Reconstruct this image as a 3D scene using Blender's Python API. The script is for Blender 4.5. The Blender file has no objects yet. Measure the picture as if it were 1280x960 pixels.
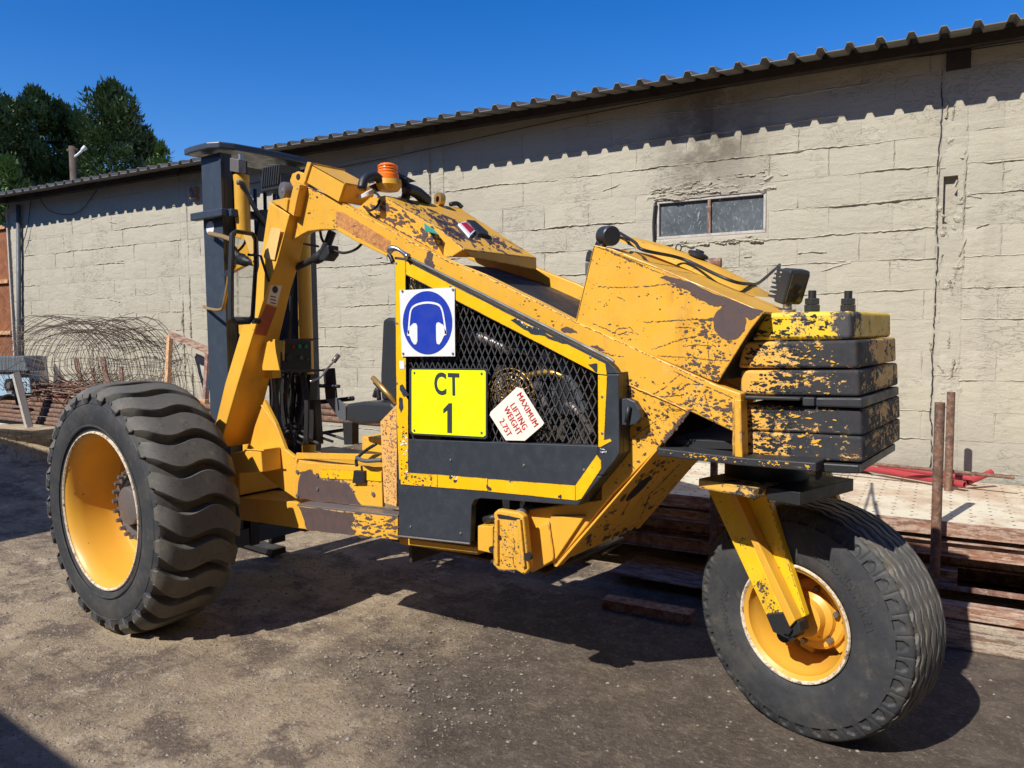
import bpy, math, random
from mathutils import Vector as V, Matrix
random.seed(7)
R = math.radians
scn = bpy.context.scene
col = scn.collection

# ------------------------------------------------------------------ camera
FPX = 960.0; HC = 412.0; ROLL = R(0.5); AL = R(52.9); CAMZ = 1.55
PITCH = math.atan((480-HC)/FPX)
CF = V((-math.cos(AL)*math.cos(PITCH), math.sin(AL)*math.cos(PITCH), -math.sin(PITCH)))
r0 = CF.cross(V((0, 0, 1))).normalized(); u0 = r0.cross(CF)
CR = r0*math.cos(ROLL) - u0*math.sin(ROLL)
CU = u0*math.cos(ROLL) + r0*math.sin(ROLL)
CAM = V((0, 0, CAMZ))
cd = bpy.data.cameras.new('camera'); cam = bpy.data.objects.new('camera', cd); col.objects.link(cam)
cd.sensor_width = 36; cd.lens = 36*FPX/1280; cd.clip_start = 0.05; cd.clip_end = 2000
m = Matrix.Identity(4)
for i in range(3):
    m[i][0] = CR[i]; m[i][1] = CU[i]; m[i][2] = -CF[i]; m[i][3] = CAM[i]
cam.matrix_world = m
scn.camera = cam

# ------------------------------------------------------------------ light
SUND = V((0.13, 1.03, -1.0)).normalized()          # the way the light travels
ELEV = math.asin(-SUND.z)
w = bpy.data.worlds.new('World'); scn.world = w; w.use_nodes = True
wn = w.node_tree.nodes; wl = w.node_tree.links
sky = wn.new('ShaderNodeTexSky'); sky.sky_type = 'NISHITA'; sky.sun_disc = False
sky.sun_elevation = ELEV; sky.sun_rotation = math.atan2(-SUND.x, -SUND.y)
sky.altitude = 400; sky.air_density = 1.0; sky.dust_density = 0.1; sky.ozone_density = 3.0
wn['Background'].inputs[1].default_value = 0.13
hs = wn.new('ShaderNodeHueSaturation'); hs.inputs['Saturation'].default_value = 1.42; hs.inputs['Hue'].default_value = 0.514
wl.new(sky.outputs[0], hs.inputs['Color']); wl.new(hs.outputs[0], wn['Background'].inputs[0])
sd = bpy.data.lights.new('sun', 'SUN'); sd.energy = 5.0; sd.angle = R(0.53); sd.color = (1, 0.965, 0.90)
sun = bpy.data.objects.new('sun', sd); col.objects.link(sun)
sun.rotation_euler = (-SUND).to_track_quat('Z', 'Y').to_euler()
sun.location = (0, -20, 20)
scn.view_settings.view_transform = 'Standard'; scn.view_settings.look = 'None'
scn.view_settings.exposure = 0.22; scn.view_settings.gamma = 1.0
scn.render.engine = 'CYCLES'

# ------------------------------------------------------------------ tracing helpers (pixel of the photograph -> point on a real plane)
def hit(p, n, d):
    r = CF*FPX + CR*(p[0]-640) - CU*(p[1]-480)
    t = (d - CAM.dot(n))/r.dot(n)
    return CAM + r*t
def onx(p, x): return hit(p, V((1, 0, 0)), x)
def ony(p, y): return hit(p, V((0, 1, 0)), y)
def onz(p, z=0): return hit(p, V((0, 0, 1)), z)
def Y(pl, y): return [ony(p, y) for p in pl]
AW = R(7.6)
WD = V((math.cos(AW), math.sin(AW), 0))            # along the wall, to the right
WN = V((-math.sin(AW), math.cos(AW), 0))           # away from the yard
WDIST = 5.697
def onw(p, off=0): return hit(p, WN, WDIST-off)
def wp(s, off, z): return WD*s + WN*(WDIST-off) + V((0, 0, z))
def ground_z(x, y):
    t = min(1, max(0, (-6.3-x)/4.2)); t = t*t*(3-2*t)
    k = min(1, max(0, (y-0.5)/2.5)); k = k*k*(3-2*k)
    return 0.36*t*k

# ------------------------------------------------------------------ materials
MATS = {}
class NB:
    def __init__(s, name):
        s.m = bpy.data.materials.new(name); s.m.use_nodes = True
        s.t = s.m.node_tree; s.b = s.t.nodes['Principled BSDF']; MATS[name] = s.m
        s.pos = s.new('ShaderNodeNewGeometry').outputs['Position']
    def new(s, t, **kw):
        n = s.t.nodes.new(t)
        for k, v in kw.items(): setattr(n, k, v)
        return n
    def lk(s, a, b): s.t.links.new(a, b)
    def put(s, inp, v):
        if hasattr(v, 'is_linked') or isinstance(v, bpy.types.NodeSocket): s.lk(v, inp)
        else: inp.default_value = v
    def math(s, op, a, b=0.0, c=None, clamp=False):
        n = s.new('ShaderNodeMath', operation=op); n.use_clamp = clamp
        s.put(n.inputs[0], a); s.put(n.inputs[1], b)
        if c is not None: s.put(n.inputs[2], c)
        return n.outputs[0]
    def vmath(s, op, a, b):
        n = s.new('ShaderNodeVectorMath', operation=op); s.put(n.inputs[0], a); s.put(n.inputs[1], b)
        return n
    def noise(s, scale, detail=5, rough=0.6, vec=None, stretch=None, dist=0.0, off=None):
        v = vec or s.pos
        if stretch or off:
            mp = s.new('ShaderNodeMapping'); s.lk(v, mp.inputs[0])
            if stretch: mp.inputs['Scale'].default_value = stretch
            if off: mp.inputs['Location'].default_value = off
            v = mp.outputs[0]
        n = s.new('ShaderNodeTexNoise'); s.lk(v, n.inputs['Vector'])
        n.inputs['Scale'].default_value = scale; n.inputs['Detail'].default_value = detail
        n.inputs['Roughness'].default_value = rough; n.inputs['Distortion'].default_value = dist
        return n.outputs['Fac']
    def step(s, v, a, b, lo=0.0, hi=1.0):
        n = s.new('ShaderNodeMapRange', interpolation_type='SMOOTHSTEP'); s.put(n.inputs[0], v)
        n.inputs[1].default_value = a; n.inputs[2].default_value = b
        n.inputs[3].default_value = lo; n.inputs[4].default_value = hi
        return n.outputs[0]
    def mix(s, f, a, b, mode='MIX'):
        n = s.new('ShaderNodeMix', data_type='RGBA', blend_type=mode)
        s.put(n.inputs[0], f)
        s.put(n.inputs[6], a if not isinstance(a, tuple) else (*a, 1)[:4])
        s.put(n.inputs[7], b if not isinstance(b, tuple) else (*b, 1)[:4])
        return n.outputs[2]
    def blob(s, c, rad):
        d = s.vmath('SUBTRACT', s.pos, tuple(c)).outputs[0]
        d = s.vmath('DIVIDE', d, tuple(rad)).outputs[0]
        l = s.new('ShaderNodeVectorMath', operation='LENGTH'); s.lk(d, l.inputs[0])
        return s.step(l.outputs['Value'], 0.2, 1.0, 1.0, 0.0)
    def bump(s, h, strength=0.3, dist=0.01, nrm=None):
        n = s.new('ShaderNodeBump'); s.put(n.inputs['Height'], h)
        n.inputs['Strength'].default_value = strength; n.inputs['Distance'].default_value = dist
        if nrm is not None: s.lk(nrm, n.inputs['Normal'])
        return n.outputs[0]
    def edge(s, rad):
        bv = s.new('ShaderNodeBevel'); bv.samples = 4; bv.inputs[0].default_value = rad
        g = s.new('ShaderNodeNewGeometry')
        d = s.vmath('DOT_PRODUCT', bv.outputs[0], g.outputs['Normal']).outputs['Value']
        return s.step(d, 0.80, 0.995, 1.0, 0.0)
    def out(s, colr=None, rough=None, metal=None, normal=None, spec=None):
        if colr is not None: s.put(s.b.inputs['Base Color'], colr if not isinstance(colr, tuple) else (*colr, 1)[:4])
        if rough is not None: s.put(s.b.inputs['Roughness'], rough)
        if metal is not None: s.put(s.b.inputs['Metallic'], metal)
        if normal is not None: s.lk(normal, s.b.inputs['Normal'])
        if spec is not None: s.b.inputs['Specular IOR Level'].default_value = spec
        return s.m

YEL = (0.77, 0.41, 0.036); YEL2 = (0.86, 0.55, 0.012); CHIP = (0.060, 0.045, 0.045)
def paint(name, base=YEL, chip=CHIP, amount=0.0, scale=9, edge=0.012, blobs=(), streak=0.0, dirt=0.35, rough=0.42, sdir=(1, 1, 1), rust=0.3, fine=0.02, warm=True):
    b = NB(name)
    n1 = b.noise(scale, 9, 0.70, stretch=sdir, dist=0.4)
    n3 = b.noise(scale*4.3, 8, 0.78, stretch=sdir, dist=0.5, off=(7, 3, 1))
    n2 = b.noise(1.7, 3, 0.5, off=(3.1, 1.7, 0.4))
    v = b.math('ADD', b.math('MULTIPLY', n1, 0.58), b.math('MULTIPLY', n3, 0.42))
    v = b.math('ADD', v, b.math('MULTIPLY', b.math('SUBTRACT', n2, 0.5), 0.25))
    v = b.math('ADD', v, amount)
    if edge:
        v = b.math('ADD', v, b.math('MULTIPLY', b.edge(edge), 0.11))
    for c, rad, st in blobs:
        v = b.math('ADD', v, b.math('MULTIPLY', b.blob(c, rad), st))
    mask = b.step(v, 0.612, 0.622)
    sc = b.noise(26, 7, 0.78, stretch=(0.28, 0.28, 1.9), dist=0.9, off=(1, 5, 2))
    m2 = b.step(sc, 0.675-fine, 0.685-fine)
    m3 = b.step(b.noise(80, 4, 0.65, off=(2, 2, 2)), 0.712-fine*0.8, 0.725-fine*0.8)
    gate = b.step(b.noise(2.6, 4, 0.6, off=(8, 1, 5)), 0.44, 0.56)
    mask = b.math('MAXIMUM', mask, b.math('MULTIPLY', b.math('MAXIMUM', m2, m3), gate))
    d1 = b.noise(3.2, 7, 0.7, stretch=(1, 1, 0.45))
    tone = b.mix(b.step(d1, 0.35, 0.72, 0, dirt), base, tuple(x*f for x, f in zip(base, (0.74, 0.64, 0.75))))
    if warm:
        tone = b.mix(b.step(b.noise(24, 6, 0.7), 0.42, 0.8, 0, 0.25), tone, (0.60, 0.34, 0.12))
        tone = b.mix(b.step(b.noise(7, 8, 0.75, stretch=(1, 1, 0.3), off=(3, 3, 9)), 0.52, 0.70, 0, 0.40), tone, (0.42, 0.19, 0.05))
        tone = b.mix(b.step(v, 0.565, 0.612, 0, 0.40), tone, (0.78, 0.52, 0.22))
    else:
        tone = b.mix(b.step(b.noise(9, 8, 0.75), 0.5, 0.75, 0, 0.3), tone, tuple(min(1, x*1.5+.01) for x in base))
    cc = b.mix(b.step(b.noise(14, 6, 0.7, off=(9, 2, 7)), 0.5, 0.68, 0, rust), chip, (0.22, 0.075, 0.03))
    cc = b.mix(b.step(b.noise(60, 4, 0.7), 0.35, 0.7, 0, 0.35), cc, tuple(x*2.0 for x in chip))
    colr = b.mix(mask, tone, cc)
    rg = b.math('ADD', b.step(b.noise(18, 5, 0.6), 0.3, 0.7, rough-0.07, rough+0.13), b.math('MULTIPLY', mask, 0.22))
    h = b.math('ADD', b.math('MULTIPLY', mask, -0.5), b.math('MULTIPLY', b.noise(55, 5, 0.7), 0.25))
    h = b.math('ADD', h, b.math('MULTIPLY', b.noise(4, 3, 0.5), 1.6))
    return b.out(colr, rg, 0.0, b.bump(h, 0.35, 0.0025))

def simple(name, c, rough=0.5, metal=0.0, var=0.3, scale=14, bump=0.15, bd=0.003, c2=None, spec=None):
    b = NB(name)
    n = b.noise(scale, 7, 0.65)
    c2 = c2 or tuple(x*0.55 for x in c)
    cc = b.mix(b.step(n, 0.35, 0.72, 0, var), c, c2)
    cc = b.mix(b.step(b.noise(scale*6, 4, 0.7), 0.4, 0.75, 0, var*0.6), cc, tuple(min(1, x*1.5+0.01) for x in c))
    return b.out(cc, b.step(n, 0.3, 0.7, rough-0.08, rough+0.1), metal, b.bump(b.noise(scale*5, 5, 0.7), bump, bd), spec)

def rusty(name, a=(0.23, 0.095, 0.05), c=(0.09, 0.045, 0.035), pale=(0.50, 0.42, 0.34), pal=0.35, scale=9, sdir=(1, 1, 1)):
    b = NB(name)
    cc = b.mix(b.step(b.noise(scale, 8, 0.7, stretch=sdir), 0.38, 0.62), c, a)
    cc = b.mix(b.step(b.noise(scale*2.4, 8, 0.72, stretch=sdir, off=(4, 4, 4)), 0.53-pal*0.3, 0.66-pal*0.3, 0, min(1, pal*2.2)), cc, pale)
    cc = b.mix(b.step(b.noise(90, 4, 0.7), 0.45, 0.7, 0, 0.4), cc, (0.05, 0.03, 0.025))
    return b.out(cc, 0.82, 0.0, b.bump(b.noise(45, 7, 0.75), 0.5, 0.004))

PL = 2.52
def P(px, y=PL): return ony(px, y)
M = {}
M['frame'] = paint('worn_yellow_frame_paint', amount=-0.01, blobs=[
    (P((895, 405)), (.10, .5, .10), .05), (P((860, 520)), (.34, .3, .20), .055), (P((536, 330)), (.05, .3, .08), .16),
    (P((800, 440)), (.35, .3, .14), .035), (P((640, 350)), (.5, .3, .02), .04)], fine=0.025)
M['hood'] = paint('worn_yellow_tank_hood_paint', amount=-0.03, fine=0.04, blobs=[
    (ony((870, 425), 2.54), (.17, .3, .11), .05), (ony((885, 455), 2.54), (.15, .3, .09), .055), (ony((780, 335), 2.54), (.3, .3, .03), .05)])
M['cover'] = paint('worn_yellow_cover_paint', amount=0.0, scale=9, sdir=(0.5, 2.6, 1), fine=0.03, blobs=[
    (ony((505, 288), 2.56), (.42, .16, .20), .075), (ony((610, 290), 3.0), (.36, .42, .26), .055)])
M['arm'] = paint('yellow_arm_paint', amount=-0.07, fine=0.0, edge=0.008)
M['deck'] = paint('scuffed_yellow_deck_paint', amount=-0.01, fine=0.03, blobs=[
    (ony((415, 612), 2.5), (.27, .3, .085), .22), (ony((425, 648), 2.44), (.36, .3, .12), .14)], chip=(0.13, 0.10, 0.085), rust=0.6)
M['speck'] = paint('rust_speckled_yellow_paint', amount=0.05, scale=40, fine=0.07, edge=0.01, chip=(0.14, 0.06, 0.03), rust=0.9, base=(0.80, 0.44, 0.12))
M['fork_y'] = paint('bright_yellow_fork_paint', base=YEL2, amount=-0.04, fine=0.01, edge=0.008, blobs=[(ony((940, 740), 2.75), (.08, .3, .07), .10)])
M['hitch'] = paint('chipped_yellow_foot_paint', amount=0.015, scale=14, fine=0.05, edge=0.01)
WCH = (0.024, 0.025, 0.028)
M['weight'] = paint('flaking_counterweight_paint', base=(0.80, 0.43, 0.06), chip=WCH, amount=0.085, scale=10, edge=0.02, fine=0.05, rust=0.12, sdir=(1, 1, 1.8), blobs=[
    (ony((1068, 480), 2.6), (.34, .35, .50), .11), (ony((1000, 560), 2.6), (.50, .35, .10), .07), (ony((1000, 492), 2.6), (.36, .35, .035), .06), (ony((940, 480), 2.6), (.16, .3, .4), -.045)], rough=0.55)
M['weight_low'] = paint('mostly_bare_counterweight_paint', base=(0.80, 0.43, 0.06), chip=WCH, amount=0.095, scale=10, edge=0.02, fine=0.05, rust=0.12, sdir=(1, 1, 1.8), blobs=[
    (ony((1050, 540), 2.6), (.36, .35, .50), .10), (ony((940, 525), 2.6), (.13, .3, .05), -.05), (ony((950, 565), 2.6), (.16, .3, .03), -.05)], rough=0.55)
M['weight_top'] = paint('flaking_bright_counterweight_paint', base=YEL2, chip=(0.05, 0.048, 0.05), amount=0.045, scale=16, edge=0.012, fine=0.05, rust=0.2, blobs=[
    (ony((1060, 405), 2.6), (.10, .25, .10), .10), (ony((1000, 392), 2.75), (.4, .3, .02), .05)], rough=0.5)
M['baseplate'] = paint('black_plate_with_yellow_flecks', base=WCH, chip=(0.70, 0.40, 0.06), amount=-0.03, scale=16, edge=0, fine=0.02, rust=0.5, warm=False, rough=.55, dirt=.2)
M['slate'] = paint('slate_door_paint', base=(0.034, 0.040, 0.048), chip=(0.16, 0.165, 0.17), amount=-0.075, scale=13, edge=0, fine=0.0, dirt=0.15, rough=0.42, rust=0.0, warm=False)
M['slate_mast'] = paint('slate_mast_paint', base=(0.044, 0.058, 0.078), chip=(0.16, 0.16, 0.16), amount=-0.10, scale=10, edge=0.004, fine=-0.01, dirt=0.2, rough=0.36, rust=0.1, warm=False)
M['tape'] = paint('amber_tape', base=(0.87, 0.48, 0.006), chip=(0.05, 0.055, 0.065), amount=0.0, scale=13, edge=0.006, fine=0.005, dirt=0.15, rough=0.35, rust=0, warm=False)
M['tape2'] = paint('peeling_amber_tape', base=(0.87, 0.48, 0.006), chip=(0.06, 0.06, 0.07), amount=0.045, scale=26, edge=0.006, fine=0.03, dirt=0.3, rough=0.4, rust=0, warm=False)
M['black'] = simple('dark_steel', (0.022, 0.022, 0.024), 0.5, 0.1, 0.4)
M['blackpl'] = simple('black_plastic', (0.028, 0.030, 0.033), 0.42, 0, 0.3, 20, 0.08)
M['greymetal'] = simple('worn_bare_steel', (0.22, 0.19, 0.18), 0.45, 0.5, 0.5)
M['silver'] = simple('bright_steel', (0.5, 0.5, 0.5), 0.3, 0.9, 0.4)
M['hose'] = simple('grey_rubber_hose', (0.09, 0.10, 0.11), 0.5, 0, 0.3)
M['hosew'] = simple('white_sleeved_cable', (0.62, 0.62, 0.62), 0.5, 0, 0.3)
M['seat'] = simple('black_vinyl', (0.030, 0.034, 0.038), 0.38, 0, 0.35, 18, 0.2)
M['engine'] = simple('oily_engine_metal', (0.045, 0.042, 0.040), 0.5, 0.4, 0.8, 12, 0.5, 0.01, c2=(0.12, 0.07, 0.03))
M['brass'] = simple('golden_wire_guard', (0.55, 0.33, 0.10), 0.4, 0.6, 0.5)
M['mesh'] = simple('grey_expanded_steel', (0.11, 0.115, 0.12), 0.45, 0.3, 0.3)
M['orange'] = simple('orange_beacon_plastic', (0.92, 0.19, 0.012), 0.25, 0, 0.15)
M['white'] = simple('white_enamel', (0.76, 0.77, 0.77), 0.45, 0, 0.40, 9, 0.06, c2=(0.52, 0.50, 0.46))
M['blue'] = simple('blue_print', (0.014, 0.040, 0.36), 0.4, 0, 0.35, 14, 0.04, c2=(0.03, 0.06, 0.28))
M['lime'] = simple('fluorescent_yellow_plate', (0.80, 0.92, 0.004), 0.4, 0, 0.25, 9, 0.04, c2=(0.62, 0.72, 0.02))
M['ink'] = simple('dark_print', (0.035, 0.04, 0.045), 0.5, 0, 0.1)
M['cream'] = simple('cream_plate', (0.86, 0.78, 0.66), 0.5, 0, 0.2, 8, 0.03)
M['red'] = simple('red_print', (0.62, 0.012, 0.012), 0.5, 0, 0.1)
M['redpipe'] = simple('red_painted_pipe', (0.36, 0.040, 0.045), 0.4, 0, 0.35)
M['redl'] = simple('red_button', (0.45, 0.01, 0.01), 0.3, 0, 0.1)
M['greenl'] = simple('green_button', (0.01, 0.30, 0.10), 0.3, 0, 0.1)
M['placard'] = rusty('faded_orange_decal', (0.52, 0.22, 0.06), (0.42, 0.16, 0.05), (0.72, 0.36, 0.10), 0.25, 22)
M['rust'] = rusty('rusted_steel', (0.30, 0.15, 0.10), (0.15, 0.075, 0.055), (0.48, 0.36, 0.28), 0.25)
M['rustp'] = rusty('rusted_steel_with_flaking_primer', (0.34, 0.17, 0.105), (0.18, 0.09, 0.06), (0.58, 0.44, 0.34), 0.30, 7, (.5, 2, 3))
M['rustpipe'] = rusty('brown_pipe_rust', (0.20, 0.10, 0.06), (0.10, 0.055, 0.038), (0.36, 0.25, 0.18), 0.2, 16)
M['rustg'] = rusty('orange_gate_rust', (0.46, 0.19, 0.08), (0.32, 0.12, 0.055), (0.5, 0.25, 0.12), 0.2, 6)
M['framepale'] = rusty('pale_orange_angle_iron', (0.62, 0.32, 0.14), (0.40, 0.17, 0.07), (0.7, 0.5, 0.3), 0.3, 14)
M['timber'] = rusty('weathered_timber', (0.27, 0.17, 0.11), (0.15, 0.10, 0.07), (0.50, 0.42, 0.33), 0.35, 8, (0.3, 2, 4))
M['wire'] = simple('rusted_wire', (0.16, 0.115, 0.085), 0.8, 0, 0.6)
M['bluep'] = simple('pale_blue_machine_paint', (0.36, 0.50, 0.62), 0.5, 0, 0.5)
M['asbestos'] = simple('weathered_roof_sheet', (0.19, 0.18, 0.165), 0.85, 0, 0.5, 6, 0.3)
M['darkwood'] = simple('dark_eave_timber', (0.045, 0.035, 0.030), 0.8, 0, 0.6, 5, 0.4)
M['bark'] = simple('tree_bark', (0.10, 0.07, 0.05), 0.9, 0, 0.6, 6, 0.5)
M['darkbrick'] = simple('dark_brick_blocker', (0.14, 0.085, 0.065), 0.9, 0, 0.5, 5, 0.3)
M['offshed'] = simple('plain_cladding', (0.30, 0.29, 0.27), 0.8, 0, 0.4, 3, 0.2)

def mk_rubber(name, dust, base=(0.030, 0.031, 0.034)):
    b = NB(name)
    cc = b.mix(b.step(b.noise(7, 7, 0.7), 0.38, 0.70, 0, dust), base, (0.135, 0.118, 0.092))
    cc = b.mix(b.step(b.noise(60, 5, 0.75), 0.5, 0.75, 0, 0.4), cc, (0.06, 0.058, 0.056))
    cc = b.mix(b.step(b.noise(16, 8, 0.8, off=(4, 9, 2)), 0.55, 0.66, 0, dust*.6), cc, (0.22, 0.185, 0.14))
    cc = b.mix(b.step(b.noise(22, 8, 0.75, off=(1, 7, 3)), 0.52, 0.68, 0, 0.5), cc, (0.028, 0.027, 0.027))
    h = b.math('ADD', b.noise(130, 5, 0.7), b.math('MULTIPLY', b.noise(18, 7, 0.75), 2.4))
    return b.out(cc, b.step(b.noise(9, 5, 0.6), 0.3, 0.7, 0.55, 0.75), 0, b.bump(h, 0.35, 0.002), 0.35)
M['rubber'] = mk_rubber('tyre_rubber', 0.35, (0.036, 0.038, 0.042))
M['tread'] = mk_rubber('dusty_tread_rubber', 1.0, (0.105, 0.100, 0.088))

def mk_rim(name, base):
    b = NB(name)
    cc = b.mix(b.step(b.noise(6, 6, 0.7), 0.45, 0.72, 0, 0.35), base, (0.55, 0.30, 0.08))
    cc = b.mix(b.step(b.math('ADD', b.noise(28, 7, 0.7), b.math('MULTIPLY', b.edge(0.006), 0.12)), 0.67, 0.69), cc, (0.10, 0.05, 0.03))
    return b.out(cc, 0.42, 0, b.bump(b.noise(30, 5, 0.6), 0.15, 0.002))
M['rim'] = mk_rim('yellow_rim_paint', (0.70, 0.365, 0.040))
M['rimedge'] = rusty('worn_rim_edge', (0.50, 0.36, 0.20), (0.16, 0.09, 0.05), (0.70, 0.60, 0.45), 0.45, 20)

# wall plaster
def mk_wall(name, dark=0.0):
    b = NB(name)
    base = (0.475, 0.435, 0.335)
    cc = b.mix(b.step(b.noise(0.9, 6, 0.6), 0.35, 0.68, 0, 0.55), base, (0.41, 0.37, 0.28))
    cc = b.mix(b.step(b.noise(3.5, 7, 0.7, stretch=(1, 1, 2.2)), 0.45, 0.75, 0, 0.5), cc, (0.53, 0.49, 0.385))
    cc = b.mix(b.step(b.noise(26, 6, 0.75), 0.55, 0.80, 0, 0.35), cc, (0.30, 0.25, 0.20))
    cc = b.mix(b.step(b.noise(3.0, 6, 0.7, stretch=(1.6, 1.6, 0.16), off=(3, 3, 3)), 0.52, 0.72, 0, 0.30), cc, (0.33, 0.29, 0.235))
    cc = b.mix(b.step(b.noise(150, 4, 0.7), 0.62, 0.70, 0, 0.5), cc, (0.22, 0.19, 0.155))
    # greyer and darker towards the foot of the wall
    sx = b.new('ShaderNodeSeparateXYZ'); b.lk(b.pos, sx.inputs[0])
    zz = b.math('ADD', sx.outputs[2], b.math('MULTIPLY', b.noise(4, 5, 0.6), 0.7))
    cc = b.mix(b.step(zz, 0.85, 1.45, 0.55, 0.0), cc, (0.27, 0.26, 0.22))
    # soot stain above the window and at the eave
    st = b.math('MULTIPLY', b.blob(onw((888, 170)), (.62, .7, .75)), b.step(b.noise(4, 6, 0.75), 0.28, 0.60))
    cc = b.mix(b.math('MULTIPLY', st, 0.85), cc, (0.15, 0.125, 0.095))
    oi = b.new('ShaderNodeObjectInfo'); cc = b.mix(b.step(oi.outputs['Random'], 0, 1, 0.0, 0.30), cc, (0.385, 0.35, 0.285))
    if dark: cc = b.mix(dark, cc, (0.34, 0.30, 0.25))
    h = b.math('ADD', b.math('MULTIPLY', b.noise(9, 8, 0.7), 1.0), b.math('MULTIPLY', b.noise(70, 6, 0.75), 0.28))
    h = b.math('ADD', h, b.math('MULTIPLY', b.noise(5, 5, 0.55, stretch=(1, 1, 4), dist=0.6), 0.7))
    # short raised trowel ridges
    rd = b.noise(7, 4, 0.55, stretch=(1, 1, 2.6), dist=1.2, off=(2, 8, 3))
    rd = b.step(b.math('ABSOLUTE', b.math('SUBTRACT', rd, 0.5)), 0.0, 0.014, 1, 0)
    gate = b.step(b.noise(2.3, 3, 0.5, off=(6, 1, 3)), 0.50, 0.62)
    h = b.math('ADD', h, b.math('MULTIPLY', b.math('MULTIPLY', rd, gate), 0.38))
    return b.out(cc, 0.93, 0, b.bump(h, 0.75, 0.012), 0.2)
M['wall'] = mk_wall('rendered_block_wall'); M['mortar'] = mk_wall('raised_mortar', 0.15)

def mk_ground():
    b = NB('oily_yard_dirt')
    cc = b.mix(b.step(b.noise(1.1, 8, 0.70), 0.30, 0.60), (0.215, 0.158, 0.105), (0.49, 0.375, 0.245))
    cc = b.mix(b.step(b.noise(5, 9, 0.76), 0.50, 0.64, 0, 0.75), cc, (0.66, 0.53, 0.37))
    cc = b.mix(b.step(b.noise(2.6, 9, 0.76, off=(5, 9, 1)), 0.49, 0.60, 0, 0.85), cc, (0.150, 0.108, 0.082))
    oil = b.blob((-0.6, 3.0, 0), (3.1, 2.3, 2)); oil = b.step(b.math('ADD', oil, b.math('MULTIPLY', b.math('SUBTRACT', b.noise(1.5, 9, 0.7), 0.5), 1.3)), 0.15, 0.55)
    dk = b.mix(b.step(b.noise(6, 8, 0.75, off=(2, 7, 7)), 0.42, 0.68), (0.105, 0.080, 0.062), (0.200, 0.155, 0.118))
    cc = b.mix(b.math('MULTIPLY', oil, 0.90), cc, dk)
    cc = b.mix(b.step(b.noise(3.4, 8, 0.7, off=(1, 4, 4)), 0.58, 0.70, 0, 0.5), cc, (0.40, 0.30, 0.19))
    tr = b.noise(1.5, 6, 0.75, stretch=(0.35, 4.0, 1), dist=0.4, off=(2, 5, 0)); cc = b.mix(b.step(tr, 0.54, 0.62, 0, 0.38), cc, (0.13, 0.098, 0.075))
    cc = b.mix(b.step(b.noise(38, 8, 0.85), 0.52, 0.62, 0, 0.55), cc, (0.56, 0.48, 0.37))
    cc = b.mix(b.step(b.noise(70, 6, 0.8, off=(1, 1, 1)), 0.53, 0.63, 0, 0.60), cc, (0.065, 0.052, 0.045))
    cc = b.mix(b.math('MULTIPLY', oil, b.step(b.noise(11, 7, 0.7, off=(4, 4, 0)), 0.40, 0.62, 0.55, 0.1)), cc, dk)
    vo = b.new('ShaderNodeTexVoronoi'); b.lk(b.pos, vo.inputs['Vector']); vo.inputs['Scale'].default_value = 55
    h = b.math('ADD', b.math('MULTIPLY', b.noise(7, 9, 0.75), 1.3), b.math('MULTIPLY', b.noise(75, 7, 0.85), 0.6))
    h = b.math('SUBTRACT', h, b.math('MULTIPLY', vo.outputs['Distance'], 0.15))
    rough = b.math('SUBTRACT', 0.95, b.math('MULTIPLY', oil, 0.2))
    return b.out(cc, rough, 0, b.bump(h, 1.0, 0.022), 0.3)
M['ground'] = mk_ground()
def mk_perf():
    b = NB('perforated_primed_plate')
    cc = b.mix(b.step(b.noise(3, 8, 0.7), 0.42, 0.62, 0, 0.8), (0.64, 0.58, 0.44), (0.46, 0.32, 0.21))
    cc = b.mix(b.step(b.noise(14, 8, 0.75), 0.55, 0.66, 0, 0.6), cc, (0.30, 0.13, 0.08))
    mp = b.new('ShaderNodeMapping'); b.lk(b.pos, mp.inputs[0]); mp.inputs['Rotation'].default_value = (0, 0, -AW)
    fr = b.vmath('FRACTION', b.vmath('SCALE', mp.outputs[0], (0, 0, 0)).outputs[0], (0, 0, 0))
    fr.inputs[0].links[0].from_node.inputs['Scale'].default_value = 11.0
    d = b.vmath('SUBTRACT', fr.outputs[0], (0.5, 0.5, 0.5)).outputs[0]
    d = b.vmath('MULTIPLY', d, (1, 1, 0)).outputs[0]
    l = b.new('ShaderNodeVectorMath', operation='LENGTH'); b.lk(d, l.inputs[0])
    cc = b.mix(b.step(l.outputs['Value'], 0.07, 0.10, 1, 0), cc, (0.02, 0.015, 0.012))
    return b.out(cc, 0.8, 0, b.bump(b.noise(30, 6, 0.7), 0.4, 0.004))
M['perf'] = mk_perf()
def mk_leaf(name, a, c):
    b = NB(name)
    g = b.new('ShaderNodeNewGeometry')
    cc = b.mix(g.outputs['Random Per Island'], a, c)
    cc = b.mix(b.step(b.noise(0.7, 3, 0.5), 0.35, 0.65, 0, 0.5), cc, a)
    return b.out(cc, 0.6, 0, spec=0.3)
M['leafd'] = mk_leaf('dark_conifer_foliage', (0.040, 0.075, 0.028), (0.105, 0.155, 0.060))
M['leafm'] = mk_leaf('pale_shrub_foliage', (0.07, 0.13, 0.03), (0.14, 0.21, 0.06))
M['grass'] = mk_leaf('dry_grass', (0.10, 0.13, 0.04), (0.30, 0.26, 0.12))
M['stone'] = simple('gravel_stone', (0.26, 0.22, 0.18), 0.9, 0, 0.8, 9, 0.3)
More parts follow.
